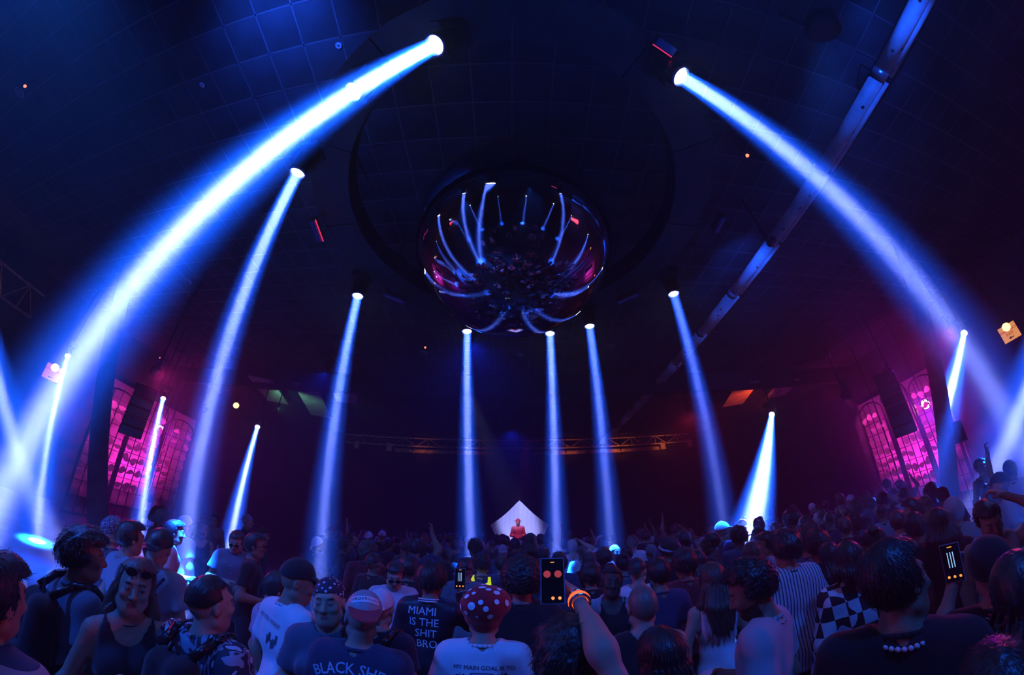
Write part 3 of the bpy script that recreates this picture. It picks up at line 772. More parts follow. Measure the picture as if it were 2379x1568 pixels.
# ------------------------------------------------------------------ white duct along the ceiling, in sections
t = thing('ceiling_duct', 'long white twin pipe run crossing the ceiling diagonally on the right', 'duct', (5.85, 0, 7.12))
for k in range(13):
    y = -3.4+k*1.95
    MB().tube((0, y+0.05, 0), (0, y+1.83, 0), 0.135, n=20).build('duct_section', M['duct'], t, True)
    MB().tube((0.20, y+0.02, -0.02), (0.20, y+1.86, -0.02), 0.07, n=16).build('side_pipe', M['duct'], t, True)
    MB().tube((0, y-0.13, 0), (0, y+0.03, 0), 0.142, n=20).build('coupling', M['ductband'], t, True)
    MB().tube((-0.15, y-0.04, 0.14), (0.30, y-0.04, 0.14), 0.02).tube((-0.15, y-0.04, 0.14), (-0.15, y-0.04, 0.33), 0.012).build('bracket', M['black'], t)
    for _ in range(3):
        a = rng.uniform(-2.4, -0.8); yy = y+rng.uniform(0.5, 1.6); r = 0.136
        MB().lathe((r*math.cos(a), yy, r*math.sin(a)), (math.cos(a), 0, math.sin(a)), ((0, 0.03), (0.002, 0.022)), 9).build('rust_mark', M['ductmark'], t)

# ------------------------------------------------------------------ columns, trusses, boards
for (pa, ra, pb, rb, w, lab) in (((2203, 1080), 9.5, (2142, 728), 10.6, 0.33, 'black square column in front of the right lattice windows'), ((226, 1120), 10.5, (252, 835), 11.6, 0.42, 'black square column at the left of the left lattice windows')):
    A, B = at_range(*pa, ra), at_range(*pb, rb); lo, hi = extend(A, B, 0.0), extend(A, B, ZC-0.02); d = hi-lo; Lc = np.linalg.norm(d)
    t = thing('column', lab, 'column', tuple(lo)); yaw = math.atan2(lo[1], lo[0]); dn = d/Lc
    u = np.array((-math.sin(yaw), math.cos(yaw), 0)); u = u-dn*(u@dn); u /= np.linalg.norm(u); R = np.stack([u, np.cross(dn, u), dn], 1)
    MB().box(d/2, (w, w, Lc), R).build('shaft', M['column'], t)
    MB().box((0, 0, 0.12), (w+0.16, w+0.16, 0.24)).build('plinth', M['black'], t)
    for s in (-1, 1): MB().box(d*0.42+u*s*w*0.5, (0.02, w*0.8, Lc*0.7), R).build('corner_plate', M['column'], t)
    if pa[0] > 1000: SPK = A+(B-A)*0.10+u*-0.0
t = thing('wall_speaker', 'small black speaker fixed on the side of the right black column', 'speaker', (float(SPK[0]+0.22), float(SPK[1]-0.22), float(SPK[2])+0.2))
MB().box((0, 0, 0), (0.24, 0.22, 0.42)).build('cabinet', M['black'], t); MB().box((0, -0.115, 0), (0.2, 0.012, 0.37)).build('grille', M['blackgloss'], t)

def truss(name, lab, a, b, h, bays, m):
    a, b = np.array(a, float), np.array(b, float); t = thing(name, lab, 'truss', tuple(a))
    d = b-a; up = np.array((0, 0, h)); 
    MB().tube((0, 0, 0), d, 0.05).build('bottom_chord', m, t); MB().tube(up, d+up, 0.05).build('top_chord', m, t)
    for k in range(bays):
        p, q, r = d*k/bays, d*(k+0.5)/bays, d*(k+1)/bays
        MB().tube(p, q+up, 0.025, n=6).build('diagonal', m, t); MB().tube(q+up, r, 0.025, n=6).build('diagonal', m, t)
        MB().tube(q, q+up, 0.018, n=6).build('post', m, t)
        if k % 3 == 1: MB().tube(q+up, q+up+np.array((0, 0, ZC-a[2]-h)), 0.012, n=6).build('hanger', m, t)
truss('roof_truss', 'orange lit roof truss along the foot of the ceiling at the back wall', (-11, 21.3, 6.72), (11.8, 21.3, 6.72), 0.52, 14, M['truss'])
truss('side_truss', 'orange lit lattice truss at the far left edge under the ceiling', (-16.2, -4, 5.5), (-16.2, 4.6, 5.5), 0.9, 7, M['truss'])
t = thing('wall_pipe', 'thick orange lit pipe running along the back wall under the roof truss', 'pipe', (0, 21.5, 6.45))
for xa, xb in ((-7.5, -1.2), (1.2, 9.6)): MB().tube((xa, 0, 0), (xb, 0, 0), 0.13, n=16).build('pipe_length', M['truss'], t, True)
for x in (-10.2, -7.9, 9.9, 11.9): MB().box((x, 0, 0.15), (0.35, 0.3, 0.5)).build('end_box', M['truss'], t)
MB().box((0, 12.1, 7.05), (33.4, 0.28, 0.75)).build('trim_1', M['wall'])['kind'] = 'structure'
for sd, cols_ in ((-1, ((-11.2, 13.0, 3.2), (-9.4, 14.2, 4.6), (-7.2, 13.2, 1.6))), (1, ((10.6, 13.4, 3.0), (12.9, 13.0, 2.0)))):
    for k, (x, y, L) in enumerate(cols_):
        lab = {(-1, 0): 'longest slanted ceiling board on the left, lit pale green and blue', (-1, 1): 'second slanted ceiling board from the left, dim green', (-1, 2): 'short grey blue ceiling board left of the ball, behind a beam',
               (1, 0): 'slanted ceiling board on the right lit bright orange red', (1, 1): 'short orange ceiling board right of the brighter one'}[(sd, k)]
        t = thing('ceiling_board', lab, 'board', (x, y, 6.9), None, sd*-0.35)
        MB().box((0, 0, 0), (1.1, L, 0.06)).build('board', M['panel'], t)
        for s in (-1, 1): MB().box((s*0.52, 0, 0.06), (0.05, L, 0.14)).build('rail', M['black'], t)
        for s in (-1, 1): MB().tube((0, s*L*0.35, 0.03), (0, s*L*0.35, 0.54), 0.012).build('hanger', M['black'], t)

# ------------------------------------------------------------------ lattice windows with floods behind
def lattice(sd, ya, yb, ztop, lab, panels=3):
    x = sd*14.2; W = (yb-ya)/panels
    for k in range(panels):
        y0 = ya+W*k+0.05; w = W-0.10; zt = ztop-(0.25 if k != 1 else 0.0); zb = 1.15; h = zt-zb
        pos = ('panel nearest the room front', 'middle panel', 'panel farthest to the back')[k] if panels == 3 else ('front panel', 'back panel')[k]
        t = thing('lattice_window', f'{lab}, {pos}', 'lattice window', (x, y0, 0), 'pink lit lattice windows')
        fr = MB()
        for yy in (0, w): fr.box((0, yy, zb/2+zt/2-0.2-zb*0.5+0.0), (0.10, 0.07, zt-0.4))
        for i in range(8):
            a0, a1 = PI*i/8, PI*(i+1)/8
            fr.tube((0, w/2-w/2*math.cos(a0), zt-0.4+0.4*math.sin(a0)), (0, w/2-w/2*math.cos(a1), zt-0.4+0.4*math.sin(a1)), 0.035, n=6)
        fr.box((0, w/2, 0.06), (0.10, w, 0.08)); fr.build('frame', M['lattice'], t)
        nc, nr = 4, 8
        for i in range(1, nc):
            top = zt-0.4+0.4*math.sin(PI*i/nc); MB().box((0, w*i/nc, (0.1+top)/2), (0.035, 0.022, top-0.1)).build('bar', M['lattice'], t)
        for j in range(nr):
            z = zb+(h-0.35)*j/(nr-1)
            if j < nr-1 or True: MB().box((0, w/2, z), (0.035, w-0.03, 0.022)).build('bar', M['lattice'], t)
        r = np.random.default_rng(int(abs(ya)*10)+k)
        for i in range(nc):
            for j in range(nr-1):
                if r.random() < 0.16: continue
                yc, zc = w*(i+.5)/nc, zb+(h-0.35)*(j+.5)/(nr-1); cw, ch = w/nc*0.48, (h-0.35)/(nr-1)*r.uniform(.22, .44)
                sl = r.uniform(-.12, .12); s_ = r.choice((-1, 1))
                V = []
                for q in range(7):
                    u = q/6; yy = (u-.5)*2*cw; bow = s_*0.05*math.sin(PI*u)
                    for dz in (-1, 1): V.append((0.0+0.02*math.sin(PI*u), yc+yy, zc+bow+sl*yy*3+dz*ch*math.sin(PI*min(max(u, .06), .94))*0.8))
                V += [(v[0]+0.012, v[1], v[2]) for v in V]
                F = [(2*q, 2*q+2, 2*q+3, 2*q+1) for q in range(6)]+[(14+2*q, 14+2*q+1, 14+2*q+3, 14+2*q+2) for q in range(6)]
                MB().add(V, F).build('ornament', M['leaf'], t)
lattice(1, 6.7, 10.4, 5.0, 'pink lit arched lattice window on the right')
lattice(-1, 7.4, 12.2, 4.85, 'pink lit arched lattice window on the left')
lattice(1, -5.6, -2.0, 4.9, 'lattice window on the right side behind the camera')
lattice(-1, -5.6, -2.0, 4.9, 'lattice window on the left side behind the camera')
for sd, ys in ((1, (-2.0, 6.6, 10.5)), (-1, (-2.0, 7.3, 12.3))):
    for y in ys[2:]: MB().box((sd*14.2, y, 3.1), (0.22, 0.28, 6.2)).build('trim_2', M['column'])['kind'] = 'structure'

def flood(p, q, lab, energy, col, size=35, group='coloured floods', lens='flood', s=0.12, blend=0.7):
    p = np.array(p, float); d = np.array(q, float)-p; d /= np.linalg.norm(d); R = aim_matrix(d); L = lambda v: R@np.array(v, float)
    t = thing('flood_light', lab, 'flood light', tuple(p), group)
    MB().lathe(L((0, 0, -0.30)), d, ((0, s*.6), (0.06, s), (0.26, s*1.15)), 20).build('housing', M['black'], t, True)
    MB().lathe(L((0, 0, -0.045)), d, ((0, s), (0.01, s*.95)), 20).build('lens', M[lens], t)
    MB().box((0, 0, 0.22), (0.06, 0.06, 0.2)).box((0, 0, 0.33), (s*2.6, 0.05, 0.03)).build('yoke', M['black'], t)
    MB().tube((0, 0, 0.34), (0, 0, ZC-p[2]), 0.02).build('hanging_pole', M['black'], t)
    light('SPOT', 'flood_lamp', tuple(p+d*0.02), tuple(q), energy, col, spot_size=math.radians(size), spot_blend=blend, shadow_soft_size=s*.8)
FE = 1.0
flood(at_range(2150, 940, 16.6), (4, 3.0, 0.2), 'small pink flood glowing behind the right lattice windows', 2600, (0.32, 0.004, 1.0), 60, s=.17)
flood((12.7, 7.4, 5.0), (14.5, 7.5, 3.3), 'near added pink fill in front of the right lattice windows', 330, (1.0, 0.04, 0.5), 75, lens='black', s=.07)  # added to light the ornament plates from the room side
flood((12.7, 9.6, 5.0), (14.5, 9.7, 3.3), 'far added pink fill in front of the right lattice windows', 330, (1.0, 0.04, 0.5), 75, lens='black', s=.07)  # second added fill for the same ornaments
flood(at_range(374, 998, 18.3), (-3, 5.0, 0.2), 'small pink flood glowing behind the left lattice windows', 2600, (0.32, 0.004, 1.0), 60, s=.17)
flood((-12.7, 8.6, 5.0), (-14.5, 8.7, 3.3), 'near added pink fill in front of the left lattice windows', 330, (1.0, 0.04, 0.5), 75, lens='black', s=.07)  # added to brighten the left ornaments from the front
flood((-12.7, 11.0, 5.0), (-14.5, 11.1, 3.3), 'far added pink fill in front of the left lattice windows', 330, (1.0, 0.04, 0.5), 75, lens='black', s=.07)  # also added, for the farther left ornaments
flood((15.4, -4.6, 4.9), (0, 3, 3.0), 'red flood on the right side wall behind the camera', 60, (1.0, 0.02, 0.05), 36, s=.6, lens='redlens')
flood((-15.4, -4.6, 4.4), (0, 3, 3.0), 'red flood on the left side wall behind the camera', 30, (1.0, 0.02, 0.05), 36, s=.42, lens='redlens')
flood((15.9, 12.6, 6.2), (2, 4, 3.6), 'red flood high on the right wall beyond the lattice windows', 30, (1.0, 0.02, 0.04), 45, s=.12, lens='black')
flood((9.5, 3.6, 4.3), (0.5, 2.0, 1.5), 'red wash light hung at the right, lighting the crowd from the side', 360, (1.0, 0.02, 0.08), 28, lens='black')
flood((-8.5, 5.5, 4.3), (-0.5, 2.2, 1.5), 'magenta wash light hung at the left, lighting the crowd from the side', 260, (1.0, 0.03, 0.35), 28, lens='black')
flood((6.0, 10.5, 5.2), (2.5, 4.5, 1.5), 'red wash light hung right of the stage over the far crowd', 110, (1.0, 0.03, 0.12), 42, lens='black')
for s_, y, nm in ((1, 8.6, 'right'), (-1, 10.0, 'left')):
    MB().box((s_*16.94, 10.3 if s_ > 0 else 11.7, 2.9), (0.1, 4.8 if s_ > 0 else 5.6, 5.0)).build('bounce_panel', M['bouncepanel'])['kind'] = 'structure'  # pale panel added to throw back more pink than the dark wall
    flood((s_*15.0, y+1.4, 1.2), (s_*17.0, y+1.7, 4.0), 'added pink fill on the wall behind the '+nm+' lattice windows', 900, (1.0, 0.03, 0.55), 130, lens='black', blend=1)  # hidden fill added to brighten the wall showing through the bars
flood((4.7, -1.8, 6.1), (5.85, 0.4, 7.1), 'near added blue fill beside the white ceiling duct', 420, (0.01, 0.09, 1.0), 60, lens='black', blend=1, s=.06)  # added source that lifts the duct out of the dark
flood((4.7, 3.6, 6.1), (5.85, 5.8, 7.1), 'far added blue fill beside the white ceiling duct', 330, (0.01, 0.09, 1.0), 60, lens='black', blend=1, s=.06)  # added too, for the farther stretch of duct
flood((0.5, 11.2, 4.9), (0.2, 13.4, 1.6), 'small red spot aimed at the stage performer', 420, (1.0, 0.05, 0.10), 22, lens='black')
flood((-1.5, 9.0, 6.2), (0.2, 14.2, 2.3), 'lavender spot aimed at the white stage sail', 4600, (0.33, 0.36, 1.0), 16, lens='black')
flood((-5.2, -2.2, 6.5), (-1.9, 2.2, 1.1), 'large added blue fill behind the camera on the left', 1350, (0.008, 0.12, 1.0), 44, lens='black', s=.3)  # added fill for the crowd's backs, in place of bounced beam light
flood((1.6, -2.6, 6.5), (0.4, 2.0, 1.2), 'large added blue fill behind the camera on the right', 800, (0.012, 0.13, 1.0), 42, lens='black', s=.3)  # added fill, stands in for beam light scattered behind the camera
flood((3.8, 0.2, 6.4), (3.0, 4.6, 1.2), 'added blue fill over the right part of the crowd', 420, (0.012, 0.12, 1.0), 50, lens='black', s=.2)  # added fill standing in for bounced and scattered blue
flood((-1.0, 8.0, 6.6), (-1.0, 8.0, 0), 'added deep blue fill over the middle of the crowd', 260, (0.0, 0.02, 1.0), 150, lens='black', blend=1, s=.1)  # added to tint the haze blue, not a real fixture
flood((-6.5, 10.0, 6.6), (-6.5, 10.0, 0), 'added deep blue fill at the left of the hall', 200, (0.0, 0.02, 1.0), 150, lens='black', blend=1, s=.1)  # added ambient blue for the air on the left
flood((0.0, 16.5, 6.6), (0.0, 16.5, 0), 'added deep blue fill in front of the back wall', 420, (0.0, 0.02, 1.0), 150, lens='black', blend=1, s=.1)  # added ambient blue for the air before the back wall
flood((-3.0, -0.4, 6.2), (-3.3, 0.7, 7.4), 'small added blue fill throwing onto the ceiling tiles at upper left', 480, (0.012, 0.09, 1.0), 100, lens='black', blend=1, s=.05)  # added in place of the near beam's bounce on the tiles
for k, (x, e) in enumerate(((-6.0, 14), (-2.6, 5), (3.2, 22), (6.6, 46), (9.6, 36))):
    flood((x, 20.3, 6.05), (x+0.3, 21.5, 6.75), ('first', 'second', 'third', 'fourth', 'fifth')[k]+' from the left of the warm lamps under the roof truss', e*1.1, (1.0, 0.20, 0.04), 90, group='warm truss lamps', lens='black', s=.05, blend=1)
flood((-15.0, -0.5, 5.2), (-16.6, 1.5, 6.1), 'warm lamp below the side truss', 30, (1.0, 0.3, 0.06), 130, lens='black', s=.05)
flood((11.5, 12.6, 5.9), (11.2, 13.6, 7.0), 'warm lamp under the right ceiling boards', 170, (1.0, 0.07, 0.015), 120, lens='black', s=.05)
flood((-10.2, 12.7, 5.9), (-10.2, 14.0, 7.0), 'greenish lamp under the left ceiling boards', 70, (0.22, 0.8, 0.45), 120, lens='black', s=.05)

# ------------------------------------------------------------------ hanging line arrays
def array(x, y, z, n, rz, lab, w=0.5):
    t = thing('speaker_array', lab, 'speaker', (x, y, z), 'hanging speaker stacks', rz)
    for k in range(n):
        zz = -0.27*k; c = -0.02*k*k*0.5
        R = rot('x', 0.05*k)
        o = MB().box((0, c, zz), (w, 0.42, 0.25), R).build('cabinet', M['black'], t)
        MB().box(np.array((0, c, zz))+R@np.array((0, -0.215, 0)), (w-0.04, 0.012, 0.21), R).build('grille', M['blackgloss'], t)
        for s in (-1, 1): MB().box((s*(w/2+0.008), c, zz), (0.012, 0.10, 0.24)).build('side_plate', M['steel'], t)
    MB().box((0, 0, 0.17), (w+0.05, 0.6, 0.05)).box((0, 0.2, 0.24), (0.1, 0.1, 0.1)).build('flying_frame', M['black'], t)
    for s in (-1, 1): MB().tube((s*w*0.3, 0, 0.18), (0, 0, 0.9), 0.010, n=6).build('sling', M['steel'], t)
    MB().tube((0, 0, 0.9), (0, 0, ZC-z), 0.012, n=6).build('chain', M['steel'], t)
array(9.85, 5.95, CAMH+2.25, 6, -math.radians(60)+PI*0, 'tall black hanging speaker stack in front of the right lattice windows', 0.55)
array(-10.3, 6.6, CAMH+2.1, 5, math.radians(57), 'tall black hanging speaker stack in front of the left lattice windows', 0.62)

# ------------------------------------------------------------------ lettering
def text_verts(s, size=1.0, bold=0.0, align='CENTER', mono=False, shear=0.0):
    thick = bold*1.6 if 'M' in s else 0; bold = 0 if thick else bold
    c = bpy.data.curves.new('txt', 'FONT'); c.body = s; c.size = size; c.offset = bold*size; c.align_x = align; c.align_y = 'CENTER'; c.resolution_u = 2; c.space_line = 1.0; c.shear = shear
    o = bpy.data.objects.new('txt', c); COL.objects.link(o)
    me = bpy.data.meshes.new_from_object(o.evaluated_get(bpy.context.evaluated_depsgraph_get()))
    import bmesh; bm = bmesh.new(); bm.from_mesh(me); bmesh.ops.triangulate(bm, faces=bm.faces[:]); bm.to_mesh(me); bm.free()
    V = np.array([v.co[:] for v in me.vertices]); F = [tuple(p.vertices) for p in me.polygons]
    if thick:
        n = len(V); V = np.concatenate([V+np.array((dx, dy, 0))*thick*size for dx, dy in ((0, 0), (1, 0), (-1, 0), (0, .7), (0, -.7))]); F = [tuple(i+n*k for i in f) for k in range(5) for f in F]
    bpy.data.objects.remove(o); bpy.data.meshes.remove(me)
    return V, F
def exit_sign(p, rz, face, lab, words, w=0.56, h=0.50):
    t = thing('exit_sign', lab, 'sign', tuple(p), 'lit exit signs', rz)
    MB().box((0, 0.05, 0), (w+0.04, 0.07, h+0.04)).build('housing', M['black'], t)
    MB().box((0, 0.0, 0), (w, 0.04, h)).build('face', M[face], t)
    MB().lathe((0, -0.025, h*0.36), (0, 1, 0), ((0, 0.13), (0.012, 0.14)), 20).build('lamp', M['signhot'], t)
    for s, z, sz in words:
        V, F = text_verts(s, sz, 0.01); V = np.stack([V[:, 0], np.full(len(V), -0.024), V[:, 1]+z], 1)
        V2 = V.copy(); V2[:, 1] = -0.021
        MB().add(V, F).build('lettering', M['signred'], t)
    MB().add([(0.07, -0.025, -0.15), (-0.03, -0.025, -0.15), (-0.03, -0.025, -0.12), (-0.10, -0.025, -0.165), (-0.03, -0.025, -0.21), (-0.03, -0.025, -0.18), (0.07, -0.025, -0.18)], [tuple(range(7))]).build('arrow', M['signblack'], t)
    MB().tube((0, 0.05, h/2), (0, 0.05, ZC-p[2]), 0.012).build('hanging_pole', M['black'], t)
d = ray(2345, 772); exit_sign(at_range(2345, 772, 15.5), -math.radians(78), 'signface', 'glowing orange EMERGENCY EXIT sign at the far right edge', (('EMERGENCY', 0.07, 0.098), ('EXIT', -0.045, 0.12)))
exit_sign(at_range(122, 866, 16.0), math.radians(66), 'signfacepink', 'pink glowing exit sign at the far left beside a beam', (('EMERGENCY', 0.07, 0.098), ('EXIT', -0.045, 0.12)))
exit_sign(at_range(548, 944, 18.0), math.radians(40), 'exitgreen', 'tiny yellow lit sign low under the ceiling on the left', (('EXIT', 0, 0.05),), 0.12, 0.12)

# ------------------------------------------------------------------ small ceiling devices
for px, py, kind, lab in ((45, 215, 'dome', 'oval ceiling dome at far upper left'), (435, 654, 'dome', 'small ceiling dome left of the second beam'), (985, 820, 'dome', 'ceiling dome below left of the ball'),
        (1207, 825, 'dome', 'ceiling dome directly below the ball'), (1420, 805, 'dome', 'ceiling dome right of the three beams'), (787, 105, 'ring', 'small ringed sprinkler on a lit tile at upper left'), (470, 197, 'ring', 'small ringed sprinkler left of the near beam'),
        (788, 427, 'plate', 'white square plate on a tile inside the ring'), (1925, 828, 'dome', 'blue ceiling dome above the right orange boards'), (2240, 690, 'dome', 'ceiling dome near the right beams')):
    p = at_height(px, py, ZC-0.02)
    if kind == 'dome':
        o = thing('ceiling_dome', lab, 'smoke detector', tuple(p)); MB().lathe((0, 0, 0.0), (0, 0, -1), ((0, 0.10), (0.03, 0.10), (0.07, 0.07), (0.09, 0.02)), 20).build('dome', M['glass'], o, True); MB().lathe((0, 0, 0.012), (0, 0, -1), ((0, 0.13), (0.015, 0.125)), 20).build('mount', M['white'], o)
    elif kind == 'ring':
        o = thing('sprinkler', lab, 'sprinkler', tuple(p)); V = []; 
        MB().lathe((0, 0, 0), (0, 0, -1), ((0, 0.045), (0.01, 0.05), (0.01, 0.032), (0.004, 0.03)), 18).build('collar', M['white'], o); MB().lathe((0, 0, 0), (0, 0, -1), ((0, 0.012), (0.03, 0.01)), 10).build('nozzle', M['steel'], o)
    else: tag(MB().box((0, 0, 0), (0.20, 0.20, 0.012)).build('ceiling_plate', M['white'], None, loc=tuple(p)), lab, 'plate')
for px, py, lab in ((60, 199, 'tiny red lamp beside the oval dome at upper left'), (1735, 360, 'tiny red lamp in the dark ceiling right of the ball'), (988, 806, 'tiny orange lamp above the ceiling dome below left of the ball'), (372, 830, 'small red lamp above the left lattice windows'),
        (1090, 446, 'tiny orange lamp above the ball reflection'), (848, 638, 'tiny amber lamp on the ring left of the ball')):
    p = at_height(px, py, 6.9)
    o = thing('indicator_lamp', lab, 'indicator', tuple(p)); MB().lathe((0, 0, 0), (0, 0, -1), ((0, 0.025), (0.03, 0.03), (0.05, 0.012)), 12).build('bulb', M['redled'], o); MB().tube((0, 0, 0), (0, 0, ZC-p[2]), 0.008).build('stem', M['black'], o)

# ------------------------------------------------------------------ stage: platform, booth, sail
st = thing('stage', 'low black stage platform at the far end below the white sail', 'stage', (0.2, 14.6, 0))
MB().box((0, 0, 0.25), (7, 4, 0.5)).build('platform', M['black'], st)
bo = thing('booth', 'black performer desk on the stage in front of the sail', 'desk', (0.25, 12.95, 0.5))
MB().box((0, 0, 0.45), (1.9, 0.6, 0.9)).build('desk', M['black'], bo)
for x in (-0.55, 0, 0.55): MB().box((x, 0, 0.94), (0.34, 0.4, 0.08)).build('deck', M['blackgloss'], bo)
tp, lf, rg = at_range(1207, 1162, 14.0), at_range(1138, 1219, 14.0), at_range(1275, 1222, 14.0)
N = 36; V = []; 
for j in range(N+1):
    v = j/N                                                   # 0 top .. 1 bottom edge
    for i in range(N+1):
        u = i/N*2-1
        ztop = tp[2]+(lf[2]-tp[2])*abs(u)**1.12+0.10*math.sin(PI*abs(u))*-1
        zbot = 0.9+(lf[2]-0.9)*abs(u)**2.2
        z = ztop+(zbot-ztop)*v; x = tp[0]+u*(rg[0]-lf[0])/2
        V.append((x, 14.1+0.22*(1-u*u)*math.sin(PI*v)+0.016*math.sin(u*42+2*math.sin(v*5)), z))
Fq = np.array([(j*(N+1)+i, j*(N+1)+i+1, (j+1)*(N+1)+i+1, (j+1)*(N+1)+i) for j in range(N) for i in range(N)])
me = quads('cloth', np.array(V), Fq)
sl = thing('stage_sail', 'white pointed fabric sail stretched behind the stage performer', 'sail', (0, 0, 0)); link('cloth', me, M['sail'], sl)
MB().tube((tp[0], 14.1, tp[2]), (tp[0], 14.1, ZC-.02), 0.006, n=6).tube((lf[0], 14.1, lf[2]), (lf[0]-2, 14.1, ZC-.02), 0.006, n=6).tube((rg[0], 14.1, rg[2]), (rg[0]+2, 14.1, ZC-.02), 0.006, n=6).build('line', M['black'], sl)

# ------------------------------------------------------------------ people: materials and parts
M['skin'] = objcol('skin', 0.55, 0.15, 180, tint=True, spec=0.4)
M['cloth'] = objcol('cloth', 0.85, 0.35, 320, sheen=0.2)
M['satin'] = objcol('satin', 0.38, 0.2, 30)
M['hair'] = objcol('hair', 0.42, 0.5, 90, spec=0.5)
M['chain'] = mat('necklace_metal', (0.7, 0.7, 0.75), 0.2, 1.0)
M['bead'] = mat('white_beads', (0.8, 0.8, 0.85), 0.35)
M['shade'] = mat('dark_glasses', (0.02, 0.02, 0.03), 0.08, coat=1)
M['neonorange'] = mat('glow_band_orange', (1, 0.3, 0.05), 0.5, emit=(1.0, 0.13, 0.02), es=1.3)
M['neonpink'] = mat('glow_band_pink', (1, 0.2, 0.5), 0.5, emit=(1.0, 0.12, 0.45), es=1.1)
M['neonyellow'] = mat('neon_yellow_mesh', (0.75, 0.9, 0.05), 0.6, emit=(0.62, 0.75, 0.02), es=0.8)
M['foam'] = mat('foam_stick', (0.8, 0.8, 0.85), 0.5, emit=(0.12, 0.16, 0.6), es=0.5)
M['print_dark'] = mat('dark_print', (0.05, 0.06, 0.10), 0.8)
M['print_light'] = mat('light_print', (0.55, 0.62, 0.75), 0.8)
M['print_white'] = mat('white_print', (0.9, 0.88, 0.92), 0.7)
M['print_red'] = mat('red_print', (0.75, 0.04, 0.04), 0.7)
M['screen'] = mat('phone_screen', (0.01, 0.01, 0.01), 0.15, coat=1)
M['screenred'] = mat('screen_red_glow', (0.5, 0.05, 0.03), 0.5, emit=(0.8, 0.07, 0.04), es=0.4)
M['screenwarm'] = mat('screen_warm_glow', (0.6, 0.3, 0.05), 0.5, emit=(1.0, 0.35, 0.06), es=1.0)
M['screenblue'] = mat('screen_blue_lines', (0.3, 0.6, 0.8), 0.5, emit=(0.4, 0.75, 0.95), es=0.7)
M['case'] = mat('clear_phone_case', (0.25, 0.3, 0.4), 0.15, coat=1)
def checker(nt, tc):
    mp = nt.nodes.new('ShaderNodeMapping'); mp.inputs['Rotation'].default_value = (0, 0.12, 0.3); nt.links.new(tc.outputs['Object'], mp.inputs['Vector'])
    c = nt.nodes.new('ShaderNodeTexChecker'); c.inputs['Scale'].default_value = 11.5; nt.links.new(mp.outputs[0], c.inputs['Vector']); return c.outputs['Fac']
M['check'] = ramp_mat('checker_cloth', [(0, (0.012, 0.012, 0.015)), (0.5, (0.72, 0.75, 0.8))], checker)
def stripes(nt, tc):
    w = nt.nodes.new('ShaderNodeTexWave'); w.bands_direction = 'X'; w.inputs['Scale'].default_value = 13; w.inputs['Distortion'].default_value = 0.3; nt.links.new(tc.outputs['Object'], w.inputs['Vector']); return w.outputs['Fac']
M['stripe'] = ramp_mat('striped_cloth', [(0, (0.03, 0.04, 0.09)), (0.22, (0.68, 0.66, 0.7))], stripes)
def camo(nt, tc):
    n = nt.nodes.new('ShaderNodeTexNoise'); n.inputs['Scale'].default_value = 4.5; n.inputs['Detail'].default_value = 1.5; n.inputs['Distortion'].default_value = 2.6; nt.links.new(tc.outputs['Object'], n.inputs['Vector']); return n.outputs[0]
M['camo'] = ramp_mat('camouflage_cloth', [(0, (0.5, 0.53, 0.6)), (0.40, (0.02, 0.025, 0.05)), (0.50, (0.30, 0.33, 0.42)), (0.56, (0.03, 0.03, 0.05)), (0.62, (0.62, 0.64, 0.7)), (0.70, (0.45, 0.02, 0.04))], camo)
def spots(nt, tc):
    v = nt.nodes.new('ShaderNodeTexVoronoi'); v.feature = 'DISTANCE_TO_EDGE'; v.inputs['Scale'].default_value = 48; nt.links.new(tc.outputs['Object'], v.inputs['Vector']); return v.outputs[0]
M['leopard'] = ramp_mat('leopard_cloth', [(0, (0.32, 0.36, 0.5)), (0.10, (0.015, 0.015, 0.02))], spots)
def plaid(nt, tc):
    c = nt.nodes.new('ShaderNodeTexWave'); c.bands_direction = 'Z'; c.inputs['Scale'].default_value = 4; nt.links.new(tc.outputs['Object'], c.inputs['Vector']); return c.outputs['Fac']
M['plaid'] = ramp_mat('banded_cloth', [(0, (0.05, 0.07, 0.14)), (0.55, (0.45, 0.48, 0.55))], plaid)
def dots(nt, tc):
    v = nt.nodes.new('ShaderNodeTexVoronoi'); v.inputs['Scale'].default_value = 42; nt.links.new(tc.outputs['Object'], v.inputs['Vector']); return v.outputs[0]
M['bandana'] = ramp_mat('bandana_cloth', [(0, (0.7, 0.7, 0.75)), (0.30, (0.03, 0.02, 0.05))], dots)

from mathutils.bvhtree import BVHTree
def project(me, pts, dirs, off=0.003):
    """carry points along their directions onto a mesh"""
    n = len(me.vertices); co = np.empty(n*3, np.float32); me.vertices.foreach_get('co', co)
    bv = BVHTree.FromPolygons(co.reshape(-1, 3).tolist(), [tuple(p.vertices) for p in me.polygons])
    out = []
    for p, d in zip(pts, dirs):
        h = bv.ray_cast(Vector(p), Vector(d))
        q = (h[0]-Vector(d).normalized()*off) if h[0] is not None else Vector(p)+Vector(d)*0.4
        out.append(tuple(q))
    return np.array(out)
def fan(V, F):
    """polygons with many corners get a middle point, so that they follow a curved surface"""
    V = [tuple(v) for v in V]; G = []
    for f in F:
        if len(f) > 8 and len(set(f)) == len(f) and FAN[0]:
            c = np.mean([V[i] for i in f], 0); V.append(tuple(c)); n = len(V)-1; G += [(f[i], f[(i+1) % len(f)], n) for i in range(len(f))]
        else: G.append(f)
    return V, G
FAN = [True]
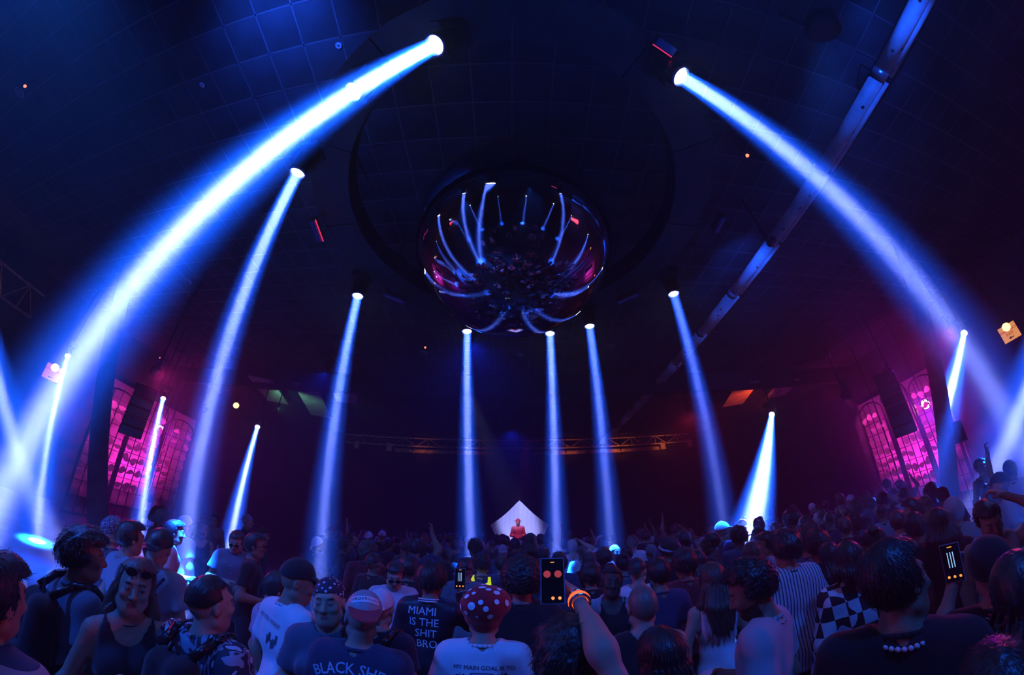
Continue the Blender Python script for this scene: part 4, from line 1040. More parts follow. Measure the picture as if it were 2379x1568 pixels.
def back_decal(P, V, F, at, m, name='lettering', arc=0.0, side=-1, tilt=0.0):
    """flat print laid on the back (side=-1) or chest of the garment; V in metres, at=(x, z) in the torso frame"""
    V = np.array(V, float); x, z = V[:, 0], V[:, 1]
    if arc: a = x/arc; x, z = np.sin(a)*(arc+z), np.cos(a)*(arc+z)-arc
    c, s = math.cos(tilt), math.sin(tilt); x, z = c*x-s*z, s*x+c*z
    T = P['pose'].T; pts = [T((-side*-1*a_+at[0] if side > 0 else a_+at[0], side*0.6, b_+at[1])) for a_, b_ in zip(x, z)]
    d = T.R@np.array((0, -side, 0), np.float32)
    W = project(P['shirt_me'], pts, [d]*len(pts))
    me = bpy.data.meshes.new(name); me.from_pydata(W.tolist(), [], F); me.update()
    return link(name, me, m, P['shirt'])
def head_decal(P, me, az, el, shape, m, name='spot', c=(0, -0.02, 1.68)):
    """small patch on headwear, cast outwards-in along a direction of the head frame"""
    H = P['pose'].H; a, e = math.radians(az), math.radians(el)
    d = np.array((math.sin(a)*math.cos(e), math.cos(a)*math.cos(e), math.sin(e))); u = np.array((math.cos(a), -math.sin(a), 0)); w = np.cross(u, d)
    shape = list(shape)+[(0.0, 0.0)]
    C = np.array(c); pts = [H(C+d*0.4+u*x+w*y) for x, y in shape]; dd = H.R@(-d)
    W = project(me, pts, [dd]*len(pts), 0.004); n_ = len(shape)-1; F = [(i, (i+1) % n_, n_) for i in range(n_)]
    k = bpy.data.meshes.new(name); k.from_pydata(W.tolist(), [], F); k.update()
    return link(name, k, m, P['hair'])
def disc(r, n=16, k=1.0): return [(r*math.cos(t), r*k*math.sin(t)) for t in np.arange(n)*2*PI/n]

SK = {'l': (0.46, 0.28, 0.20), 'm': (0.30, 0.17, 0.11), 'd': (0.10, 0.05, 0.035)}
PARTNAME = {'tee': 't_shirt', 'long': 'long_sleeved_top', 'tank': 'tank_top', 'vest': 'vest', 'robe': 'loose_robe', 'harness': 'harness'}
HAIRNAME = lambda k: 'cap' if k in ('cap', 'capback', 'dome') else ('hat' if k in ('bucket', 'hat', 'puff') else (k if k in ('beanie', 'bandana', 'hood') else 'hair'))
CACHE = {}
def cached(key, f):
    if key not in CACHE: CACHE[key] = f()
    return CACHE[key]
def spot_for(px, py, w, real=0.175, hmin=0.93, hmax=1.10):
    d = ray(px, py); r = math.hypot(px-CXP, py-CYP); s = FPX*(1+r*r/4/FPX**2)
    D = real*s/w; z = CAMH+d[2]*D; k = z/1.655
    if k < hmin or k > hmax:
        k = min(max(k, hmin), hmax); D = (k*1.655-CAMH)/d[2]
    return np.array([0, 0, CAMH])+d*D, k
NP = [0]; PLACED = []
def person(px, py, w, label, face=0.0, pose=None, key=None, hair='short', hcol=(0.02, 0.015, 0.015), skin='l', top='tee', tcol=(0.02, 0.02, 0.03), tmat='cloth',
           legs_=(0.02, 0.02, 0.03), shorts=False, group=None, fine=0.006, g=0.016, hmat='hair', st='stand', fold=0.006, hem=0.84, beard=0, length=0.3, real=0.175, grip=(0.5, 0.5), hold=None, step=0.0155, hmin=0.93, hmax=1.10, free=False):
    NP[0] += 1
    p = pose or Pose()
    hp, k = spot_for(px, py, w, real, hmin, hmax)
    if not free:                                   # stand clear of those already placed, nearer or farther on the same line of sight
        v = hp-np.array([0, 0, CAMH]); best = None
        for m_ in (1.0, 1.05, 0.95, 1.1, 0.91, 1.15, 0.87, 1.2, 1.25):
            z_ = (CAMH+v[2]*m_)/1.655
            if not 0.885 <= z_ <= 1.135 and m_ != 1.0: continue
            q_ = v*m_; gap = min([math.hypot(q_[0]-a_, q_[1]-b_) for a_, b_ in PLACED] or [9])
            if gap > 0.44: best = (9, m_); break
            if best is None or gap > best[0]+0.01: best = (gap, m_)
        hp = np.array([0, 0, CAMH])+v*best[1]; k = min(max(hp[2]/1.655, hmin if best[1] == 1.0 else .88), max(hmax, 1.14))
        PLACED.append((hp[0], hp[1]))
    a = -math.radians(face); R = rot('z', a)
    hl = p.H((0, -0.02, 1.655)); q = R@(hl*k)
    loc = (float(hp[0]-q[0]), float(hp[1]-q[1]), 0.0)
    t = thing('person', label, 'person', loc, group, a); t.scale = (k, k, k)
    key = key or NP[0]
    hk = (key, hair) if not isinstance(key, str) else ('neutral' if not (key or '').startswith('x') else key, hair)
    if w < 45 and fine < .008: fine = 0.0072
    if w < 60 and step < .017: step = 0.018
    b = cached(('b', key), lambda: body_mesh('body', p, fine, st, grip, beard))
    o = link('body', b, M['skin'], t, color=SK[skin] if isinstance(skin, str) else skin)
    s = cached(('s', key, top, tmat), lambda: shirt_mesh('garment', p, top, g, step, hem, NP[0], fold))
    if tmat != 'cloth' and not s.materials: s.materials.append(M[tmat])
    so = link(PARTNAME[top], s, M[tmat], t, color=tcol)
    if top in ('tee', 'long', 'robe'):
        R_ = aim_matrix(p.T.R@np.array((0, 0.22, 1))); c_ = p.T((0, -0.022, 1.457)); mb = MB(); nn = 20
        pts = [c_+R_@np.array((0.073*math.cos(q_), 0.070*math.sin(q_), 0)) for q_ in np.arange(nn)*2*PI/nn]
        for i in range(nn): mb.tube(pts[i], pts[(i+1) % nn], 0.0095, n=6, caps=False)
        cm = cached(('c', key if isinstance(key, str) else NP[0]), lambda: mb.build('collar', None, None, True).data)
        for o_ in [o_ for o_ in bpy.data.objects if o_.data == cm and o_.parent is None]: bpy.data.objects.remove(o_)
        link('collar', cm, M[tmat], so, color=tcol)
    tr = cached(('t', st, shorts, round(p.w, 1)), lambda: trousers_mesh('trousers', p, st, upto=0.56 if shorts else None))
    link('shorts' if shorts else 'trousers', tr, M['cloth'], t, color=legs_)
    for j in (0, 1): link('shoe', cached(('f', st, j), lambda: shoes_mesh('shoe', st, j)), M['cloth'], t, color=(0.03, 0.03, 0.03))
    ho = None
    if hair != 'none':
        def mk():
            near = w > 60; me = hair_mesh('hair', p, hair, 0.0065 if near else (0.0075 if fine < 0.008 else 0.0095), len(CACHE), length)
            kd = {'short': 'short', 'fluffy': 'fluffy', 'curly': 'curly', 'afro': 'curly', 'long': 'long', 'bun': 'short', 'pony': 'short', 'headband': 'curly'}.get(hair)
            if kd: me = strands(me, p, kd, 1500 if near else 420, len(CACHE), {'short': .022, 'fluffy': .027, 'curly': .024, 'long': .06}[kd], 0.0011 if near else 0.0022)
            return me
        h = cached(('h',)+((p_key(p), hair, length, w > 60)), mk)
        if hmat != 'hair' and not h.materials: h.materials.append(M[hmat])
        ho = link(HAIRNAME(hair), h, M[hmat], t, color=hcol)
    return dict(root=t, body=o, shirt=so, shirt_me=s, hair=ho, hair_me=ho.data if ho else None, pose=p, k=k, loc=np.array(loc), R=R, a=a)
def p_key(p): return tuple(np.round(np.concatenate([p.H.R.ravel(), p.H.o, p.T.R.ravel(), [p.w]]), 3))
def world_of(P, v): return P['R']@(np.array(v)*P['k'])+P['loc']
def local_of(P, v): return (P['R'].T@(np.array(v)-P['loc']))/P['k']

def ring_part(P, c, ax, r, tube, m, name, parent=None, n=18):
    """a closed band or string around a limb or neck, in the figure's own frame"""
    R = aim_matrix(ax); mb = MB(); pts = [np.array(c)+R@np.array((r*math.cos(t), r*math.sin(t), 0)) for t in np.arange(n)*2*PI/n]
    for i in range(n): mb.tube(pts[i], pts[(i+1) % n], tube, n=6, caps=False)
    return mb.build(name, m, parent or P['root'], True)
def bracelet(P, i, m, name='bracelet', back=0.03, r=0.036, t=0.006, label=None):
    E, W, H = P['pose'].arms[i]; d = (W-E)/np.linalg.norm(W-E)
    o = ring_part(P, W-d*back, d, r, t, m, name)
    if label: o['label'] = label
    return o
def necklace(P, m, name='necklace', beads=False, r=0.072, drop=0.075, n=30):
    T = P['pose'].T; mb = MB(); pts = []
    for i in range(n):
        t = 2*PI*i/n; y = math.cos(t)
        pts.append(T((r*math.sin(t)*1.15, -0.025+r*y*1.05, 1.475-0.02-(drop if y > 0 else 0.018)*abs(y)**2)))
    W = project(P['shirt_me'], [np.array(p) for p in pts], [(0, 0, -1)]*n) if False else pts
    if beads:
        for p in pts: mb.lathe(p-np.array((0, 0, 0.008)), (0, 0, 1), ((0, 0.003), (0.004, 0.008), (0.012, 0.008), (0.016, 0.003)), 8)
    else:
        for i in range(n): mb.tube(pts[i], pts[(i+1) % n], 0.0035, n=6)
        for i in range(0, n, 1):
            c = (pts[i]+pts[(i+1) % n])/2; mb.lathe(c-np.array((0, 0, 0.003)), (0, 0, 1), ((0, 0.004), (0.003, 0.0065), (0.006, 0.004)), 6)
    return mb.build(name, m, P['root'], True)
def glasses(P, m=None, up=0.0, name='glasses'):
    H = P['pose'].H; mb = MB(); z = 1.638+up; y = 0.108 if not up else 0.088
    for s in (-1, 1):
        c = [H((s*0.032+0.024*math.cos(t), y+0.004*math.cos(t)*0, z+0.017*math.sin(t))) for t in np.arange(14)*2*PI/14]
        mb.add(c, [tuple(range(14))]); 
        for i in range(14): mb.tube(c[i], c[(i+1) % 14], 0.0022, n=5, caps=False)
        mb.tube(H((s*0.056, y, z+0.004)), H((s*0.086, -0.01, z+0.006)), 0.0022, n=5)
    mb.tube(H((-0.009, y, z+0.004)), H((0.009, y, z+0.004)), 0.0022, n=5)
    return mb.build(name, m or M['shade'], P['root'])
def phone(P, i, label, kind, off=(0, 0, 0)):
    """phone held in a hand, its screen turned to the camera"""
    E, W, H = P['pose'].arms[i]; h = H/np.linalg.norm(H)
    c = world_of(P, W+h*0.085+np.array(off)); toC = np.array([0, 0, CAMH])-c; toC /= np.linalg.norm(toC)
    yaw = math.atan2(toC[1], toC[0])+PI/2
    t = thing('phone', label, 'phone', tuple(c+toC*(0.075 if kind == 'red' else 0.04)), None, yaw)
    t.rotation_euler = (-0.35 if kind == 'red' else -0.15, 0, yaw); w_, h_ = 0.076, 0.155
    MB().box((0, 0.006, 0), (w_+0.008, 0.011, h_+0.008)).build('case', M['case'], t)
    MB().box((0, 0, 0), (w_, 0.006, h_)).build('screen', M['screen'], t)
    y = -0.0035
    def rect(x0, x1, z0, z1): return [(x0, y, z0), (x1, y, z0), (x1, y, z1), (x0, y, z1)], [(0, 1, 2, 3)]
    if kind == 'red':
        for s in (-1, 1):
            V = [(s*0.019+x, y, 0.022+z) for x, z in disc(0.013, 14)]; MB().add(V, [tuple(range(14))]).build('image', M['screenred'], t)
        MB().add(*rect(-0.007, 0.007, 0.063, 0.066)).build('indicator', M['screenwarm'], t)
        for x in (0.0, 0.023): MB().add([(x+a_, y, -0.062+b_) for a_, b_ in disc(0.006, 10)], [tuple(range(10))]).build('button', M['screenwarm'], t)
    else:
        for x in (-0.016, -0.004, 0.007): MB().add(*rect(x, x+0.004, -0.02, 0.045)).build('image', M['screenblue'], t)
        for x in (-0.024, 0, 0.024): MB().add([(x+a_, y, -0.058+b_) for a_, b_ in disc(0.006, 10)], [tuple(range(10))]).build('button', M['screenwarm'], t)
        MB().add(*rect(-0.01, 0.01, 0.064, 0.068)).build('indicator', M['screenwarm'], t)
    return t
def backpack(P, label, sticks=0, col=(0.02, 0.02, 0.03), side_stick=False):
    T = P['pose'].T; c = world_of(P, T((0, -0.20, 1.22)))
    t = thing('backpack', label, 'backpack', tuple(c), None, P['a']); t.scale = (P['k'],)*3
    f = Field(spaced(-0.22, 0.22, 0.012), spaced(-0.16, 0.16, 0.012), spaced(-0.30, 0.28, 0.012))
    f.cap((-0.07, 0, -0.14), (-0.06, 0.02, 0.13), 0.085, 0.075, 0.05); f.cap((0.07, 0, -0.14), (0.06, 0.02, 0.13), 0.085, 0.075, 0.05)
    f.fn(lambda Q, F: F+0.006*noise3(Q, (20, 20, 20), 4, 2)); link('bag', f.mesh('bag'), M['cloth'], t, color=col)
    f = Field(spaced(-0.16, 0.16, 0.012), spaced(-0.2, 0.0, 0.012), spaced(-0.26, 0.08, 0.012)); f.cap((-0.04, -0.07, -0.12), (0.04, -0.07, -0.12), 0.065, 0.065, 0.02, flat=((0, 0, 1), 1.3)); link('pocket', f.mesh('pocket'), M['cloth'], t, color=col)
    for s in (-1, 1):
        mb = MB(); pts = [np.array(v) for v in ((s*0.09, 0.03, 0.20), (s*0.115, 0.12, 0.262), (s*0.12, 0.22, 0.262), (s*0.125, 0.325, 0.16), (s*0.155, 0.32, 0.03), (s*0.185, 0.18, -0.09), (s*0.12, 0.05, -0.14))]
        for a_, b_ in zip(pts, pts[1:]): mb.tube(a_, b_, 0.022, n=8)
        mb.build('strap', M['blackgloss'], t, True)
    MB().tube((-0.03, 0.02, 0.20), (0, 0.02, 0.25), 0.008, n=6).tube((0.03, 0.02, 0.20), (0, 0.02, 0.25), 0.008, n=6).build('handle', M['black'], t)
    for j in range(sticks):
        q = world_of(P, T((-0.10+0.062*j, -0.315+0.01*j, 1.04))); e = world_of(P, T((-0.13+0.066*j, -0.33, 1.30-0.03*j)))
        o = tag(MB().lathe(q, e-q, ((0, 0.02), (0.01, 0.027), (np.linalg.norm(e-q)-0.008, 0.027), (np.linalg.norm(e-q), 0.02)), 16).build('foam_stick', M['foam'], None, True), ('leftmost', 'middle', 'rightmost')[j]+' of three pale foam sticks standing in the backpack pocket', 'foam stick')
    if side_stick:
        q = world_of(P, T((-0.20, -0.22, 1.22))); e = world_of(P, T((-0.20, -0.22, 1.38)))
        tag(MB().lathe(q, e-q, ((0, 0.02), (0.01, 0.027), (0.15, 0.027), (0.165, 0.02)), 16).build('foam_stick', M['foam'], None, True), 'pale foam stick in the side pocket of the left grey backpack', 'foam stick')
    return t
def bands(P, z, m, n=3, dz=0.014, name='ribbing', h=0.007, r=None):
    """pale bands round a garment at height z, laid on its surface"""
    T = P['pose'].T
    for k in range(n):
        N_ = 44; pts = []; ds = []
        for zz in (z+k*dz, z+k*dz+h):
            for i in range(N_):
                a = 2*PI*i/N_; d = np.array((math.cos(a), math.sin(a), 0)); pts.append(T(np.array((0, 0, zz))+d*0.6)); ds.append(T.R@(-d.astype(np.float32)))
        W = project(P['shirt_me'], pts, ds, 0.004)
        me = bpy.data.meshes.new(name); me.from_pydata(W.tolist(), [], [(i, (i+1) % N_, N_+(i+1) % N_, N_+i) for i in range(N_)]); me.update(); link(name, me, m, P['shirt'])

# ------------------------------------------------------------------ people who can be told apart, nearest first
BLK, DK, GR, LG, WH, NV = (0.012, 0.012, 0.016), (0.03, 0.03, 0.045), (0.16, 0.17, 0.20), (0.36, 0.38, 0.42), (0.78, 0.78, 0.82), (0.03, 0.04, 0.09)
P = person(845, 1412, 98, 'broad man in a backward grey cap and navy t-shirt with arched lettering', 2, Pose(w=1.2, sh=1.12, tilt=3, yaw=-26, nod=10), hair='dome', hcol=(0.34, 0.34, 0.36), tcol=NV, top='tee', legs_=DK, g=0.02, real=0.205)
V, F = text_verts('BLACK SHEEP', 0.072, 0.012); back_decal(P, V, F, (0.015, 1.385), M['print_light'], arc=0.45)
V, F = text_verts('FROST', 0.03, 0.004); H = P['pose'].H
def hat_text(P, s, size, x0, el, m):
    V, F = text_verts(s, size, 0.004); c = P['pose'].H; az = math.radians(180); e = math.radians(el); V = V+np.array((x0*0.0019, 0, 0))
    d = np.array((math.sin(az)*math.cos(e), math.cos(az)*math.cos(e), math.sin(e)))
    w = np.array((0, 0, 1.0))-d*d[2]; w /= np.linalg.norm(w); u = np.cross(w, d)*1.0
    pts = [c(np.array((0, -0.02, 1.68))+d*0.4+u*x+w*y) for x, y in V[:, :2]]
    W = project(P['hair_me'], pts, [c.R@(-d.astype(np.float32))]*len(pts), 0.0045); me = bpy.data.meshes.new('lettering'); me.from_pydata(W.tolist(), [], F); me.update(); link('lettering', me, m, P['hair'])
def patch(P, w_, h_, x0, el, m):
    V = [(x, y) for y in np.linspace(-h_/2, h_/2, 5) for x in np.linspace(-w_/2, w_/2, 9)]; c = P['pose'].H; az = math.radians(180-x0); e = math.radians(el)
    d = np.array((math.sin(az)*math.cos(e), math.cos(az)*math.cos(e), math.sin(e))); w = np.array((0, 0, 1.0))-d*d[2]; w /= np.linalg.norm(w); u = np.cross(w, d)
    pts = [c(np.array((0, -0.02, 1.68))+d*0.4+u*x+w*y) for x, y in V]
    W = project(P['hair_me'], pts, [c.R@(-d.astype(np.float32))]*len(pts), 0.002); me = bpy.data.meshes.new('patch'); me.from_pydata(W.tolist(), [], [(r_*9+i, r_*9+i+1, r_*9+10+i, r_*9+9+i) for i in range(8) for r_ in range(4)]); me.update(); link('patch', me, m, P['hair'])
patch(P, 0.128, 0.034, 0, 27, M['print_white']); hat_text(P, 'FROST', 0.0225, -15.6, 27, M['print_dark']); hat_text(P, 'VALLEY', 0.0200, 16.4, 27, M['print_red'])
f = Field(spaced(-.2, .2, .005), spaced(-.3, .1, .005), spaced(1.5, 1.75, .005)); f.cap((0, -0.105, 1.676), (0, -0.178, 1.648), 0.080, 0.066, 0.004, flat=((0, -0.35, 1), 0.11), M=P['pose'].H)
me = f.mesh('visor'); link('visor', me, M['cloth'], P['hair'], color=(0.30, 0.015, 0.03))
P1 = P
P = person(1124, 1410, 90, 'person in a red white-spotted mushroom hat and white t-shirt with palm print', 0, Pose(w=1.02), hair='puff', hcol=(0.42, 0.008, 0.02), hmat='cloth', tcol=WH, g=0.02, real=0.185)
HATKIND = P
for az, el, r, k in ((185, 62, .021, .6), (205, 40, .012, .8), (160, 52, .016, .7), (182, 20, .013, 1), (150, 20, .013, 1), (172, 8, .014, 1), (200, 12, .020, 1), (222, 30, .017, .8), (140, 40, .018, .8), (215, -4, .012, 1), (163, -8, .014, 1), (190, -10, .009, 1), (235, 5, .015, 1), (125, 15, .017, 1), (120, 48, .014, .8), (240, 50, .014, .8), (180, 84, .016, .9), (60, 30, .018, 1), (20, 20, .016, 1), (-20, 40, .018, 1), (-60, 15, .017, 1), (0, 60, .016, 1)):
    head_decal(P, P['hair_me'], az, el, disc(r, 16, k), M['print_white'])
V, F = text_verts('MY MAIN GOAL IS TO', 0.03, 0.004); back_decal(P, V, F, (0.01, 1.368), M['print_dark'])
def palm(P, x, z, s, m):
    out = []
    for a in (20, 60, 100, 140, 175, 210, -20):
        a = math.radians(a); L = 0.045; V = []
        for q in range(6):
            u = q/5; V.append((math.cos(a)*L*u*s, math.sin(a)*L*u-0.03*u*u+0.007*math.sin(PI*u))); 
        for q in range(5, -1, -1):
            u = q/5; V.append((math.cos(a)*L*u*s, math.sin(a)*L*u-0.03*u*u-0.005*math.sin(PI*u)))
        back_decal(P, V, [tuple(range(12))], (x, z), m, 'palm_print')
    back_decal(P, [(-.004, 0), (.004, 0), (.012, -.09), (0, -.09)], [(0, 1, 2, 3)], (x, z), m, 'palm_print')
palm(P, -0.10, 1.318, 1, M['print_dark']); palm(P, 0.10, 1.325, 1, M['print_dark'])
pill = [(0.045*(1 if math.cos(t) > 0 else -1)+0.014*math.cos(t), 0.014*math.sin(t)) for t in np.arange(20)*2*PI/20]
back_decal(P, [(x, z) for x, z in pill], [tuple(range(20))], (0.0, 1.33), M['print_dark'], 'badge_print')
back_decal(P, [(x*0.9, z*0.66) for x, z in pill], [tuple(range(20))], (0.0, 1.33), M['print_light'], 'badge_print').location = (0, -0.002, 0)

P = person(1003, 1335, 70, 'man in a black satin bomber jacket with four lines of white lettering', 4, Pose('down', 'phone', nod=8, w=1.02), hair='fluffy', tcol=(0.02, 0.02, 0.035), top='long', tmat='satin', g=0.026, fold=0.010, skin='m', real=0.215)
for s, x, z in (('MIAMI', -0.03, 1.400), ('IS THE', -0.012, 1.322), ('SHIT', 0.005, 1.244), ('BRO', 0.012, 1.166)):
    V, F = text_verts(s, 0.078, 0.005); back_decal(P, V, F, (x, z), M['print_white'])
bands(P, 0.86, M['print_white'], 4, 0.016, h=0.009)
ring_part(P, P['pose'].T((0, -0.03, 1.462)), (0, 0.15, 1), 0.083, 0.006, M['print_white'], 'collar_stripe', P['shirt']); ring_part(P, P['pose'].T((0, -0.03, 1.478)), (0, 0.15, 1), 0.080, 0.006, M['print_white'], 'collar_stripe', P['shirt'])
bracelet(P, 1, M['print_white'], 'cuff_stripe', 0.035, 0.05, 0.004)
phone(P, 1, 'small phone held up by the bomber jacket man, showing pale beams', 'lines')

# the raised arm with the phone at the centre comes from a person just below the frame
def with_arm(px, py, w, face, wrist_px, wrist_R, elbow_px, elbow_R, lo, hi, **kw):
    hp, k = spot_for(px, py, w, 0.175, lo, hi); R = rot('z', -math.radians(face)); q = R@(np.array((0, -0.02, 1.655))*k); L = np.array((hp[0]-q[0], hp[1]-q[1], 0))
    inv = lambda v: (R.T@(np.array(v)-L))/k
    W, E = inv(at_range(*wrist_px, wrist_R)), inv(at_range(*elbow_px, elbow_R)); hd = (W-E)/np.linalg.norm(W-E)
    return E, W, hd
E_, W_, hd_ = with_arm(1412, 1668, 175, 0, (1340, 1384), 1.36, (1398, 1510), 1.05, 0.90, 1.0)
P = person(1412, 1668, 175, 'person in a red headscarf at the bottom edge, arm raised with the big phone', 0, Pose('down', (E_, W_, np.array((-0.75, 0.25, 0.75)))), hair='bandana', hmat='cloth', hcol=(0.6, 0.10, 0.16), tcol=(0.06, 0.06, 0.10), hmin=0.90, hmax=1.0, free=True, grip=(0.5, 0.9))
phone(P, 1, 'large phone held up at the centre, its screen showing the red lit ball', 'red', off=(-0.03, 0.03, 0.0))
bracelet(P, 1, M['neonorange'], 'glow_bracelet', 0.045, 0.037, 0.008, 'glowing orange wristband'); bracelet(P, 1, M['chain'], 'bead_bracelet', 0.02, 0.036, 0.006); bracelet(P, 1, M['chain'], 'bead_bracelet', 0.062, 0.038, 0.006)

P = person(1318, 1506, 146, 'close dark-haired head seen from behind with a pale grey collar at the bottom', 3, Pose(tilt=3, nod=4), hair='fluffy', top='long', tcol=(0.25, 0.27, 0.32), real=0.19, g=0.024)
P = person(1535, 1505, 128, 'close person with long straight dark hair seen from behind, black top', -4, Pose(w=.9, sh=.92, bust=1, nod=3), hair='long', top='tank', tcol=BLK, length=0.42, real=0.19)
P = person(1212, 1335, 92, 'big dark curly-haired person in a black jacket right of the mushroom hat', 0, Pose(sh=1.05, w=1.05), hair='afro', top='long', tcol=BLK, real=0.25, g=0.03, hmax=1.12)
P = person(1493, 1392, 74, 'man with a shaved head, chain necklace and black tank top seen from behind', 2, Pose(w=1.12, sh=1.12, la='bent'), hair='buzz', hcol=(0.20, 0.13, 0.10), top='vest', tcol=BLK, skin='l'); necklace(P, M['chain'], 'chain_necklace')
P = person(1742, 1340, 104, 'bearded curly-haired man looking down left, silver chain over a pale grey t-shirt', -38, Pose(yaw=-22, nod=24, la='bent', ra='bent', w=1.05), hair='curly', tcol=(0.40, 0.42, 0.47), beard=1, real=0.20, skin='m', g=0.02); necklace(P, M['chain'], 'chain_necklace'); bracelet(P, 0, M['neonorange'], 'glow_bracelet', 0.02, 0.034, 0.008, 'glowing orange wristband')
P = person(2068, 1320, 148, 'very near man in a black t-shirt with white flames, dark hair, head turned right', 50, Pose(yaw=48, w=1.1, sh=1.1), hair='short', tcol=BLK, skin='m', real=0.19, g=0.02); necklace(P, M['bead'], 'bead_necklace', True, 0.075)
for x, z, s, fl in ((-0.10, 1.12, 1.0, 1), (0.0, 1.08, 0.8, -1), (0.09, 1.12, 1.0, -1), (-0.02, 1.02, 0.9, 1)):
    V = [(0, 0), (.03, .01), (.055, .05), (.05, .09), (.068, .15), (.035, .115), (.03, .07), (.02, .10), (.0, .13), (.008, .08), (-.012, .05), (-.03, .085), (-.03, .04)]
    back_decal(P, [(a*s*fl, b*s) for a, b in V], [tuple(range(13))], (x, z), M['print_light'], 'flame_print')
P = person(2300, 1295, 96, 'man in a black knit hat and thin chain seen from behind at the right edge', 62, Pose(la='phone', w=1.05), hair='beanie', hcol=BLK, hmat='cloth', tcol=BLK, skin='m'); necklace(P, M['chain'], 'chain_necklace')
phone(P, 0, 'dark phone held up by the man in the black knit hat', 'lines')
P = person(2325, 1590, 190, 'dark short-haired head cut off by the bottom right corner', 65, Pose(), hair='short', tcol=BLK, hmin=0.9)
P = person(193, 1270, 92, 'dark-haired man in a grey t-shirt with a backpack at far left, facing the stage', 8, Pose(yaw=22, w=1.02), hair='fluffy', tcol=(0.16, 0.18, 0.24), skin='m', real=0.19); backpack(P, 'black backpack on the grey t-shirt man at far left', 0, BLK, True)
P = person(485, 1378, 82, 'man with a buzz cut in an abstract camouflage shirt, seen from behind', 2, Pose(yaw=18, w=1.06), hair='fade', tmat='camo', tcol=GR, g=0.03, fold=0.012); backpack(P, 'black backpack with foam sticks on the camouflage shirt man', 3, BLK)
P = person(318, 1338, 58, 'long-haired woman in a sheer black top facing the camera, sunglasses on her head', 118, Pose('bent', 'down', yaw=8, w=.86, sh=.9, bust=1, tilt=-4), hair='long', hcol=(0.12, 0.07, 0.05), top='tank', tcol=(0.02, 0.02, 0.03), real=0.165, length=.34, shorts=False); glasses(P, up=0.075, name='sunglasses')
bracelet(P, 1, M['neonpink'], 'glow_bracelet', 0.02, 0.034, 0.006, 'glowing pink wristband'); necklace(P, M['black'], 'choker', r=.062, drop=.02)
P = person(303, 1236, 50, 'man with short dark hair in a pale grey t-shirt behind the long-haired woman', 12, Pose(), hair='short', tcol=(0.3, 0.32, 0.36))
P = person(262, 1222, 47, 'person in a leopard print knit hat beside the backpack man', -6, Pose(), hair='beanie', hmat='leopard', tcol=DK, top='long')
P = person(372, 1256, 56, 'person in a backward black cap and pale grey t-shirt with a shoulder strap', -30, Pose(tilt=6), hair='capback', hcol=BLK, tcol=(0.36, 0.38, 0.42)); MB().tube(P['pose'].T((0.12, -0.11, 1.44)), P['pose'].T((-0.13, -0.17, 1.08)), 0.012, n=6).build('shoulder_strap', M['black'], P['root'])
P = person(551, 1247, 33, 'man in glasses and a loose grey button shirt facing the camera, looking down', 150, Pose('bent', 'fold', nod=22), hair='short', hcol=(0.03, 0.02, 0.02), top='tee', tcol=(0.13, 0.16, 0.22), g=0.028, shorts=True, legs_=BLK, hem=0.76); glasses(P); bracelet(P, 0, M['neonorange'], 'glow_bracelet', 0.02, 0.034, 0.008, 'glowing orange wristband')
for j in range(6): back_decal(P, disc(0.006, 8), [tuple(range(8))], (0, 0.9+j*0.085), M['print_light'], 'button', side=1)
P = person(592, 1257, 31, 'man in dark sunglasses and a black t-shirt turned to the right', 62, Pose('down', 'bent'), hair='short', tcol=BLK, skin='m'); glasses(P, name='sunglasses')
P = person(693, 1330, 74, 'man in a black cap and printed white t-shirt leaning right', 26, Pose(yaw=34, nod=14, w=1.02, lean=4), hair='cap', hcol=BLK, hmat='cloth', tcol=(0.80, 0.80, 0.84), skin='m', g=0.02)
V, F = text_verts('AS YOU WANT', 0.034, 0.0); back_decal(P, V, F, (-0.03, 1.37), M['print_dark'], tilt=-0.12)
for j in range(5): back_decal(P, [(-.03-.01*(j % 2), 0), (-.012, .004), (-.006, .05), (-.026, .055)], [(0, 1, 2, 3)], (0.0+0.022*j, 1.24+0.02*math.sin(j*2)), M['print_dark'], 'sketch_print')
P = person(646, 1352, 60, 'man in a pale blue t-shirt with a striped collar hidden behind the black cap man', 40, Pose(nod=20), hair='short', tcol=(0.36, 0.42, 0.55), hmax=.97)
P = person(766, 1376, 50, 'smiling woman in a dotted bandana and slate t-shirt facing the camera', 166, Pose('bent', 'bent', tilt=5, w=.88, sh=.92, bust=1), hair='bandana', hmat='bandana', tcol=(0.09, 0.11, 0.17), real=0.165); necklace(P, M['black'], 'lanyard', r=.075, drop=.10)
P = person(884, 1398, 58, 'person in a backward white cap and navy top behind the broad navy t-shirt man', 4, Pose(), hair='capback', hcol=(0.75, 0.7, 0.75), tcol=(0.02, 0.02, 0.045)); backpack(P, 'black backpack with a pale panel, right of the broad navy t-shirt man', 0, BLK)
P = person(918, 1320, 36, 'man in glasses and an open dark jacket over white, bending his head', 160, Pose('bent', 'bent', nod=28), hair='short', top='tee', tcol=(0.6, 0.62, 0.66)); glasses(P)
P = person(1120, 1302, 38, 'person in a neon yellow mesh harness over a dark top, seen from behind', 0, Pose(la='bent'), hair='curly', top='tee', tcol=(0.03, 0.05, 0.12), real=0.185)
NE = P; T_ = P['pose'].T
Vn = [(-.10, -.02), (-.07, -.05), (.07, -.05), (.10, -.02), (.085, -.11), (.05, -.19), (-.05, -.19), (-.085, -.11)]
Vn = [(-.115, .10), (-.085, .10), (-.075, .02), (0, -.02), (.075, .02), (.085, .10), (.115, .10), (.12, -.02), (.08, -.16), (-.08, -.16), (-.12, -.02)]
